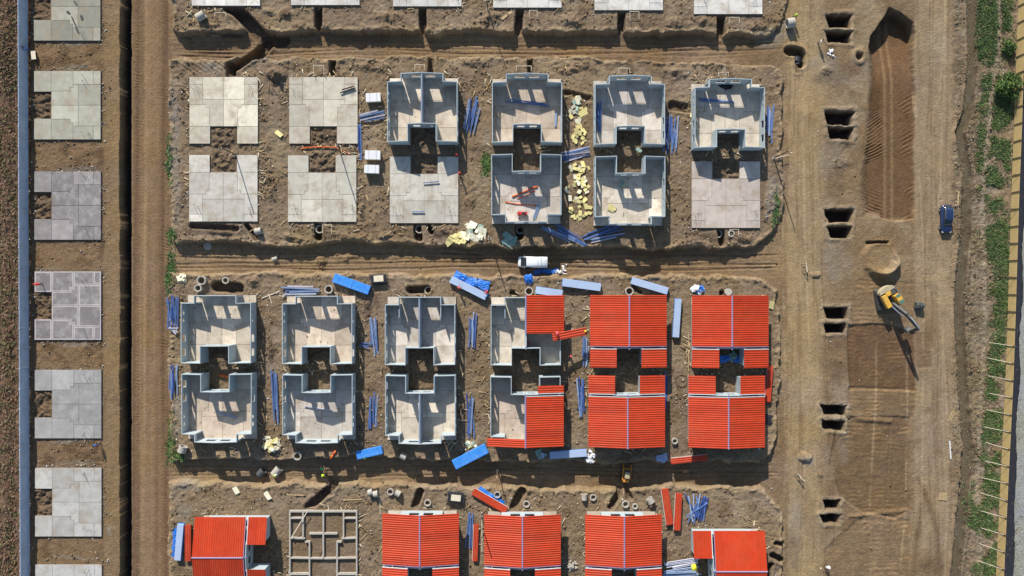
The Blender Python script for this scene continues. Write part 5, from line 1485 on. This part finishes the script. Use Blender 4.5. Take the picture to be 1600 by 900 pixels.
def loader():
    x, y = W(981, 742, 1.0); z = gz(x, y); root = thing('skid_loader', 'small orange and grey loader with raised bucket in the lane shadow', 'loader', (x, y, z), -.12)
    mb = MB(); mb.box((0, -.35, .75), (1.05, 2.1, .75)); mb.build('chassis', M['orange'], root, bevel=.06)
    mb = MB(); mb.box((0, -1.15, 1.25), (.95, .55, .4)); mb.build('engine_cover', M['orange'], root, bevel=.05)
    mb = MB(); mb.box((0, -.1, 1.55), (.82, 1.2, .95), taper=.92); c = mb.build('cab', M['machine'], root, bevel=.04)
    mb = MB(); mb.box((0, -.18, 2.05), (.72, .95, .05)); mb.build('roof', M['weight'], c)
    mb = MB(); mb.box((0, .5, 1.5), (.64, .06, .6)); mb.build('window', M['glass'], c)
    for s in (-1, 1):
        mb = MB(); mb.tube((s * .62, -1.0, 1.5), (s * .62, .9, 1.2), .08, 8); mb.tube((s * .62, .9, 1.2), (s * .55, 1.35, .7), .08, 8); mb.build('lift_arm', M['orange'], root)
        for yy in (.3, -.95): wheel(root, s * .68, yy, .4, .28)
        mb = MB(); mb.box((s * .3, -1.46, 1.2), (.16, .05, .1)); mb.build('work_light', M['white'], root)
    mb = MB(); P = [(1.35, .35), (2.0, .3), (2.02, .36), (1.5, .5), (1.42, .9), (1.36, .92)]; n = len(P)
    for xx in (-.85, .85): mb.v += [(xx, a, b) for a, b in P]
    for k in range(n):
        j = (k + 1) % n; mb.f.append((k, j, n + j, n + k)); mb.t.append(None)
    mb.f.append(tuple(range(n - 1, -1, -1))); mb.f.append(tuple(range(n, 2 * n))); mb.t += [None, None]
    mb.build('bucket', M['machine'], root)
loader()

# ------------------------------------------------------------------ people
_body = {}
def body_mesh(pose):
    if pose in _body: return _body[pose]
    bend = {'stand': 0.0, 'bend': .75, 'reach': .15, 'carry': .3}[pose]
    V = []; E = []; R = []
    def add(p, r, par=None):
        V.append(p); R.append(r)
        if par is not None: E.append((par, len(V) - 1))
        return len(V) - 1
    def up(x, y, z):      # rotate everything above the hip forward by bend
        dz = z - .95; return (x, y * math.cos(bend) + dz * math.sin(bend), .95 + dz * math.cos(bend) - y * math.sin(bend))
    pel = add((0, 0, .95), .15)
    sp = add(up(0, 0, 1.15), .135, pel); ch = add(up(0, 0, 1.36), .155, sp); nk = add(up(0, .01, 1.52), .06, ch); hd = add(up(0, .03, 1.62), .088, nk); hd2 = add(up(0, .02, 1.72), .085, hd)
    nose = add(up(0, .125, 1.64), .016, hd)
    for s in (-1, 1):
        add(up(s * .088, .02, 1.63), .018, hd)
        sh = add(up(s * .2, 0, 1.42), .068, ch)
        if pose == 'stand': el, wr = (s * .27, .02, 1.14), (s * .26, .14, .92)
        elif pose == 'carry': el, wr = (s * .28, .12, 1.16), (s * .22, .42, 1.15)
        elif pose == 'reach': el, wr = (s * .3, .16, 1.2), (s * .24, .42, 1.3)
        else: el, wr = (s * .26, .14, 1.16), (s * .2, .4, 1.12)
        e = add(up(*el), .048, sh); w_ = add(up(*wr), .034, e)
        d = (Vector(wr) - Vector(el)).normalized()
        hp = Vector(wr) + d * .07; h = add(up(*hp), .036, w_)
        for k in range(4):
            a = Vector((s * 0, 0, 0)) + hp + Vector(((k - 1.5) * .02, 0, 0)) + d * .05
            q = add(up(*a), .010, h); t = a + d * (.05 + .012 * (1.5 - abs(k - 1.3))) + Vector((0, .012, -.02)); add(up(*t), .008, q)
        t0 = Vector(wr) + d * .045 + Vector((-s * .045, .02, 0)); q = add(up(*t0), .011, h); add(up(*(t0 + d * .04 + Vector((-s * .012, .012, 0)))), .009, q)
        hip = add((s * .1, 0, .88), .1, pel); kn = add((s * .12, .03 + .06 * (s > 0), .5), .065, hip); an = add((s * .13, -.02 + .1 * (s > 0), .09), .045, kn); add((s * .14, .15 + .1 * (s > 0), .045), .04, an)
    me = bpy.data.meshes.new('body'); me.from_pydata(V, E, [])
    o = bpy.data.objects.new('tmp', me); COL.objects.link(o)
    m = o.modifiers.new('skin', 'SKIN'); m.use_smooth_shade = True
    for i, r in enumerate(R):
        me.skin_vertices[0].data[i].radius = (r, r); me.skin_vertices[0].data[i].use_root = (i == 0)
    s2 = o.modifiers.new('sub', 'SUBSURF'); s2.levels = 1; s2.render_levels = 1
    dg = bpy.context.evaluated_depsgraph_get(); dg.update()
    r = bpy.data.meshes.new_from_object(o.evaluated_get(dg))
    bpy.data.objects.remove(o)
    head_c = Vector(up(0, .02, 1.67)); tilt = bend
    # face zones: head/hands skin, top shirt, legs trousers, shoes
    idx = []
    for p in r.polygons:
        c = p.center; zz = c.z - .95; yy = c.y
        uz = .95 + zz * math.cos(bend) + yy * math.sin(bend) if c.z > .8 else c.z   # undo bend
        if (c - head_c).length < .18: k = 0
        elif c.z < .1: k = 3
        elif c.z < .93 and abs(c.x) < .23 and yy < .3: k = 2
        else:
            k = 1
            if abs(c.x) > .16 and yy > .1 and bend == 0 and c.z < .95: k = 0
        idx.append(k)
    _body[pose] = (r, idx, head_c, bend)
    return _body[pose]
_shirts = {}
def person(px, py, label, shirt, trousers=(52, 56, 74), helmet=None, vest=None, pose='stand', face=0.0, z=None):
    r, idx, hc, bend = body_mesh(pose)
    x, y = W(px, py, 1.0 if z is None else z + 1.0); zg = gz(x, y) if z is None else z
    me = r.copy(); me.name = 'person'
    me.materials.clear()
    def cm(c):
        if c not in _shirts: _shirts[c] = mat('cloth', alb(*c), .85, .08, 3.0)
        return _shirts[c]
    me.materials.append(M['skin']); me.materials.append(cm(shirt)); me.materials.append(cm(trousers)); me.materials.append(M['shoe'])
    me.polygons.foreach_set('material_index', idx)
    o = bpy.data.objects.new('person', me); COL.objects.link(o)
    o.location = (x, y, zg); o.rotation_euler = (0, 0, face); prop(o, label, 'person', None)
    # helmet or hair follows the head
    mb = MB(); rings = []
    for k in range(6):
        t = k / 5 * math.pi / 2; rings.append([(.125 * math.cos(t) * math.cos(a), .145 * math.cos(t) * math.sin(a), .04 + .125 * math.sin(t)) for a in [2 * math.pi * j / 14 for j in range(14)]])
    mb.loft(rings)
    if helmet: mb.prism([(.15 * math.cos(a), .19 * math.sin(a) + .03, 0) for a in [2 * math.pi * j / 14 for j in range(14)]], .03, .045)
    h = mb.build('helmet' if helmet else 'hair', cm(helmet) if helmet else M['shoe'], o, True); h.location = hc; h.rotation_euler = (-bend, 0, 0)
    if vest:
        mb = MB(); rg = []
        for zz, a, b in ((.98, .19, .17), (1.15, .2, .175), (1.34, .225, .18), (1.47, .17, .12)):
            ring = []
            for t in [2 * math.pi * j / 14 for j in range(14)]:
                v = Vector((a * math.cos(t), b * math.sin(t), zz - .95)); ring.append((v.x, v.y * math.cos(bend) + v.z * math.sin(bend), .95 + v.z * math.cos(bend) - v.y * math.sin(bend)))
            rg.append(ring)
        mb.loft(rg); mb.build('vest', cm(vest), o, True)
    return o
LIME = (200, 232, 70); GRN = (60, 190, 110); RED = (220, 70, 60); NAVY = (60, 80, 130); WHT = (232, 232, 232); YEL = (240, 220, 60)
person(500.5, 735, 'person in a green vest and helmet in the lane shadow above the foundation grid', GRN, helmet=GRN, vest=GRN, face=.4)
person(502.5, 745, 'person with lime helmet and vest standing just below the one in green', LIME, helmet=LIME, vest=LIME, face=2.6)
person(567, 720, 'person in lime bending at the short blue wrapped pack', LIME, helmet=LIME, vest=LIME, pose='bend', face=.2)
person(424, 748, 'person in lime vest crouching at the mouth of the large pipe', LIME, helmet=WHT, vest=LIME, pose='bend', face=-.9)
person(719, 271, 'person in red beside the corner of the shaded bare slab', RED, helmet=RED, face=2)
person(714, 243, 'person in red shaded below the shell with hatched mesh', (170, 40, 40), helmet=RED, face=1)
person(716.5, 451, 'person with red helmet at the middle of the grey pack with the tarp', (190, 90, 80), helmet=RED, pose='reach', face=-.6)
person(761.5, 457, 'person in red at the lower end of the grey pack with the tarp', RED, helmet=RED, pose='reach', face=1.2)
person(870.5, 519, 'person in pink red on the roof edge holding the carried sheet', (230, 80, 95), (200, 200, 205), helmet=(230, 90, 100), pose='carry', face=math.pi, z=2.95)
person(917, 518, 'person with yellow helmet holding the right end of the carried sheet', (60, 60, 66), helmet=YEL, pose='carry', face=1.3, z=1.15)
person(824.5, 537, 'person with red helmet inside the half roofed house by the dividing wall', (150, 60, 60), helmet=RED, face=.6, z=.28)
person(892, 556.5, 'person with pink red helmet in the shade below the carried sheet', (210, 80, 90), helmet=(235, 110, 110), face=1.0)
person(1244.5, 23, 'person in lime vest on the dirt road near the lying pipe', (90, 90, 90), helmet=LIME, vest=LIME, face=2.2)
person(1285, 63, 'person in white shirt left of the topmost pits', WHT, (50, 50, 60), face=1.1)
person(151.5, 695, 'person in dark blue on the earth below the mottled slab', NAVY, (60, 60, 80), helmet=(60, 110, 190), face=.3)
person(41, 76, 'person in blue leaning against the tall fence', (110, 150, 210), (70, 90, 140), pose='reach', face=1.4)
person(1296, 888, 'person in white on the earth near the bottom edge', WHT, (90, 80, 70), helmet=WHT, face=.3)
person(61, 444, 'person in bright red at the corner of the white edged purple slab', (235, 70, 60), (60, 50, 60), helmet=RED, pose='bend', face=1.6, z=.28)
person(1083, 743 - 2, 'person', WHT) if False else None
# carried red roof sheet
def carried():
    a = Vector(W(863, 527, 3.0) + (3.75,)); b = Vector(W(917, 517, 2.6) + (2.45,)); c = (a + b) / 2; d = b - a
    mb = MB(); L = d.length; wd = 1.15; n = 3; p = wd / n; prof = []
    for k in range(n):
        for f, z in ((0, 0), (.4, 0), (.56, .06), (.84, .06)): prof.append((-wd / 2 + (k + f) * p, z))
    prof.append((wd / 2, 0)); m = len(prof)
    for x in (-L / 2, L / 2):
        mb.v += [(x, y, z) for y, z in prof]; mb.v += [(x, y, z - .025) for y, z in prof]
    for i in range(m - 1):
        for q in ((i, 2 * m + i, 2 * m + i + 1, i + 1), (m + i + 1, 3 * m + i + 1, 3 * m + i, m + i), (i, i + 1, m + i + 1, m + i), (2 * m + i + 1, 2 * m + i, 3 * m + i, 3 * m + i + 1)): mb.f.append(q); mb.t.append(None)
    o = mb.build('roof_sheet', M['red']); o.location = c; o.rotation_euler = (0, -math.atan2(d.z, math.hypot(d.x, d.y)), math.atan2(d.y, d.x))
    prop(o, 'red roof sheet held slanting between two workers beside the half roofed house', 'roof sheet')
carried()
# low wall of white packs by the fence
def fence_board():
    x, y = W(56, 88); root = thing('leaning_board', 'cream board set on stones beside the tall fence', 'board', (x, y, gz(x, y)), .1)
    mb = MB(); mb.box((0, 0, .55), (.7, 1.3, .06)); mb.build('board', M['cream'], root)
    for s in (-1, 1):
        mb = MB(); mb.box((0, s * .5, .26), (.5, .2, .5)); mb.build('leg', M['darkwood'], root)
fence_board()

# ------------------------------------------------------------------ vegetation and loose stones
def scatter_mesh(name, verts, faces, tint, m, kind='stuff'):
    me = bpy.data.meshes.new(name); nv = len(verts)
    me.vertices.add(nv); me.vertices.foreach_set('co', verts.astype(np.float32).ravel())
    k = faces.shape[1]; nf = len(faces)
    me.loops.add(nf * k); me.loops.foreach_set('vertex_index', faces.astype(np.int32).ravel())
    me.polygons.add(nf); me.polygons.foreach_set('loop_start', np.arange(0, nf * k, k, dtype=np.int32))
    me.update(calc_edges=True)
    at = me.attributes.new('Tint', 'FLOAT_COLOR', 'FACE'); at.data.foreach_set('color', np.concatenate([tint, np.ones((nf, 1))], 1).astype(np.float32).ravel())
    me.materials.append(m)
    o = bpy.data.objects.new(name, me); COL.objects.link(o); o['kind'] = kind
    return o
R_ = np.random.default_rng(5)
def sample(mask, n):
    sel = np.argwhere(near)
    wts = mask[near].astype(np.float64); wts = np.clip(wts, 0, None); wts /= wts.sum()
    k = R_.choice(len(sel), n, p=wts)
    j, i = sel[k, 0], sel[k, 1]
    return X[j, i] + R_.uniform(-.09, .09, n), Y[j, i] + R_.uniform(-.09, .09, n), Z[j, i]
def leaves(x, y, z, per, size, hgt, cols, name, spread=.25):
    n = len(x); N = n * per
    px = np.repeat(x, per) + R_.normal(0, spread, N); py = np.repeat(y, per) + R_.normal(0, spread, N); pz = np.repeat(z, per)
    a = R_.uniform(0, 6.28, N); s = size * R_.uniform(.5, 1.3, N); h = hgt * R_.uniform(.3, 1.2, N)
    dx, dy = np.cos(a), np.sin(a)
    v = np.stack([np.stack([px - dy * s * .25, py + dx * s * .25, pz], -1), np.stack([px + dy * s * .25, py - dx * s * .25, pz], -1),
                  np.stack([px + dx * s + dy * s * .2, py + dy * s - dx * s * .2, pz + h], -1), np.stack([px + dx * s - dy * s * .2, py + dy * s + dx * s * .2, pz + h * .9], -1)], 1).reshape(-1, 3)
    f = np.arange(N * 4).reshape(N, 4)
    cc = np.array(cols)[np.repeat(R_.integers(0, len(cols), n), per)] * R_.uniform(.7, 1.3, (N, 1))
    return scatter_mesh(name, v, f, cc, M['leaf'])
GC = [alb(92, 122, 60), alb(80, 110, 60), alb(110, 130, 74), alb(70, 98, 64), alb(146, 138, 104)]
x, y, z = sample(gm ** 1.1, 15000)
leaves(x, y, z, 6, .17, .2, GC, 'grass', .2)
x, y, z = sample(bank * (1 - sb) * np.clip(.35 + n_mid, 0, 1), 5000)
leaves(x, y, z, 5, .13, .12, [alb(150, 132, 104), alb(128, 108, 84), alb(108, 112, 72), alb(160, 144, 114)], 'dry_grass')
wfm = wf * np.clip(sm(0, .25, fbm(X * 2, Y * .4, 4, 4, 1)) + .15, 0, 1) * (PX0 > -20) * (PX0 < 27)
x, y, z = sample(wfm, 2400)
leaves(x, y, z, 5, .28, .3, [alb(92, 92, 58), alb(124, 96, 76), alb(134, 106, 88), alb(140, 116, 94), alb(104, 104, 68)], 'weeds')
pm = sum(np.exp(-((PX - a) / b) ** 2 - ((PY - c) / d) ** 2) for a, b, c, d in ((267, 6, 368, 9), (264, 4, 250, 22), (263, 4, 430, 30), (264, 5, 690, 22), (758, 4, 256, 12), (790, 5, 888, 14), (280, 8, 712, 6), (1212, 3, 330, 20)))
x, y, z = sample(pm, 900)
leaves(x, y, z, 5, .22, .2, GC[:4], 'weeds', .15)
def shrub(px, py, rad, h, label, n, seed):
    x, y = W(px, py); z = gz(x, y); root = thing('shrub', label, 'shrub', (x, y, z), 0)
    r = random.Random(seed)
    mb = MB()
    for k in range(9):
        a = r.uniform(0, 6.28); q = Vector((0, 0, 0)); t = Vector((math.cos(a) * rad * r.uniform(.3, .8), math.sin(a) * rad * r.uniform(.3, .8), h * r.uniform(.5, .95)))
        m_ = t * .5 + Vector((r.uniform(-.1, .1), r.uniform(-.1, .1), .1)); mb.tube(q, m_, .035, 6, .025); mb.tube(m_, t, .025, 6, .01)
    mb.build('stem', M['darkwood'], root)
    mb = MB()
    cl = [(r.uniform(0, 6.28), math.sqrt(r.random()), r.uniform(.35, 1)) for _ in range(26)]
    for k in range(n):
        a, q, zz = r.choice(cl); hh = zz * h * (1 - .45 * q * q)
        c = Vector((math.cos(a) * q * rad + r.gauss(0, rad * .16), math.sin(a) * q * rad + r.gauss(0, rad * .16), max(.05, hh + r.gauss(0, h * .1))))
        u = Vector((r.gauss(0, 1), r.gauss(0, 1), r.gauss(0, .6))).normalized(); v = u.orthogonal().normalized() if r.random() < .5 else u.cross(Vector((r.random(), r.random(), r.random()))).normalized()
        s = r.uniform(.05, .13); b = [c - u * s - v * s * .5, c + u * s - v * s * .5, c + u * s + v * s * .5, c - u * s + v * s * .5]
        g = r.choice(GC[:4] + [alb(120, 138, 66)]); f = r.uniform(.75, 1.3); mb.poly(b, (g[0] * f, g[1] * f, g[2] * f))
    mb.build('foliage', M['leaf'], root)
shrub(1574, 138, 1.7, 2.6, 'leafy yellow green shrub against the tan fence near the top right', 5200, 1)
shrub(1577, 75, .9, 1.5, 'small dark shrub between the foot path and the tan fence, upper one', 1500, 2)
# rubble: clods and stones in the rough ground
def rocks(mask, n, smin, smax, cols, name):
    x, y, z = sample(mask, n)
    s = smin * (smax / smin) ** (R_.random(n) ** 2.2)
    base = np.array([(1, 0, 0), (0, 1, 0), (-1, 0, 0), (0, -1, 0), (0, 0, 1), (0, 0, -1)], float)
    v = base[None] * R_.uniform(.55, 1.25, (n, 6, 1)) * s[:, None, None]
    a = R_.uniform(0, 6.28, n); c, sn = np.cos(a)[:, None], np.sin(a)[:, None]
    vx = v[..., 0] * c - v[..., 1] * sn; vy = v[..., 0] * sn + v[..., 1] * c
    v = np.stack([vx + x[:, None], vy + y[:, None], v[..., 2] * .75 + (z + s * .3)[:, None]], -1).reshape(-1, 3)
    F = np.array([(0, 1, 4), (1, 2, 4), (2, 3, 4), (3, 0, 4), (1, 0, 5), (2, 1, 5), (3, 2, 5), (0, 3, 5)])
    f = (F[None] + 6 * np.arange(n)[:, None, None]).reshape(-1, 3)
    t = np.repeat(np.array(cols)[R_.integers(0, len(cols), n)] * R_.uniform(.8, 1.2, (n, 1)), 8, 0)
    return scatter_mesh(name, v, f, t, M['rock'])
foot = np.zeros(X.shape, bool)
for p in PLOTS:
    a, b = W(p['cx'], p['cy']); hw, hd = (HW, HD) if p['front'] in 'NS' else (HD, HW)
    foot |= (np.abs(X - a) < hw) & (np.abs(Y - b) < hd)
free = (~foot) & (sb < .2)
rk = np.clip(rough - .3, 0, 2) ** 1.3 * free * np.clip(.4 + 2.2 * n_mid + n_big, 0, 2)
rocks(rk, 16000, .05, .26, [alb(120, 100, 78), alb(138, 116, 90), alb(104, 86, 66), alb(150, 132, 106)], 'clods')
edge = np.zeros(X.shape, np.float32)
for p in PLOTS:
    a, b = W(p['cx'], p['cy']); hw, hd = (HW, HD) if p['front'] in 'NS' else (HD, HW)
    q = np.maximum(np.abs(X - a) - hw, np.abs(Y - b) - hd); edge = np.maximum(edge, np.exp(-np.clip(q, 0, 9) / .45))
rocks(edge * free * np.clip(.2 + 2.5 * n_mid, 0, 2), 10000, .04, .2, [alb(165, 158, 145), alb(140, 124, 102), alb(190, 184, 172), alb(110, 94, 74)], 'rubble')
rocks((free & (wf < .5) & (ef < .5)).astype(np.float32) * (.15 + .6 * padm + .3 * (rough > .5)), 700, .05, .17, [alb(225, 222, 214), alb(235, 235, 235), alb(205, 196, 178)], 'litter')
# crumbs of mortar and dust on the open floors
x, y = [], []
for p in PLOTS:
    if p['kind'] == 'house' and len(p.get('roof', ())) < 4:
        a, b = W(p['cx'], p['cy']); n = 45
        x += list(a + R_.uniform(-5.0, 5.0, n)); y += list(b + np.sign(1 if p['front'] == 'N' else -1) * R_.uniform(-2.3, 4.9, n))
def floor_bits():
    n = len(x); s = .03 + .10 * R_.random(n) ** 3
    base = np.array([(1, 0, 0), (0, 1, 0), (-1, 0, 0), (0, -1, 0), (0, 0, .5), (0, 0, -.5)], float)
    v = base[None] * R_.uniform(.6, 1.4, (n, 6, 1)) * s[:, None, None] + np.stack([np.array(x), np.array(y), np.full(n, SLABTOP) + s * .4], -1)[:, None]
    F = np.array([(0, 1, 4), (1, 2, 4), (2, 3, 4), (3, 0, 4), (1, 0, 5), (2, 1, 5), (3, 2, 5), (0, 3, 5)])
    cc = np.array([alb(170, 150, 128), alb(225, 222, 214), alb(120, 105, 90), alb(150, 90, 70)])
    scatter_mesh('floor_litter', v.reshape(-1, 3), (F[None] + 6 * np.arange(n)[:, None, None]).reshape(-1, 3), np.repeat(cc[R_.integers(0, 4, n)], 8, 0), M['rock'])
floor_bits()
# timber scraps around the plots, one mass of splinters
def scraps(n):
    x, y, z = sample(edge * free * padm * np.clip(.1 + 2 * n_big + n_mid, 0, 2), n)
    L = R_.uniform(.3, 1.5, n); a = R_.uniform(0, 6.28, n); dx, dy = np.cos(a) * L / 2, np.sin(a) * L / 2; wx, wy = -np.sin(a) * .05, np.cos(a) * .05
    v = np.stack([np.stack([x + s * dx + t * wx, y + s * dy + t * wy, z + .09 + .05 * s], -1) for s, t in ((-1, -1), (1, -1), (1, 1), (-1, 1))] +
                 [np.stack([x + s * dx + t * wx, y + s * dy + t * wy, z + .13 + .05 * s], -1) for s, t in ((-1, -1), (1, -1), (1, 1), (-1, 1))], 1).reshape(-1, 3)
    F = np.array([(3, 2, 1, 0), (4, 5, 6, 7), (0, 1, 5, 4), (1, 2, 6, 5), (2, 3, 7, 6), (3, 0, 4, 7)]); f = (F[None] + 8 * np.arange(n)[:, None, None]).reshape(-1, 4)
    t = np.repeat(np.array([alb(196, 170, 128), alb(150, 124, 92), alb(220, 204, 172)])[R_.integers(0, 3, n)], 6, 0)
    scatter_mesh('timber_scraps', v, f, t, M['rock'])
scraps(1100)
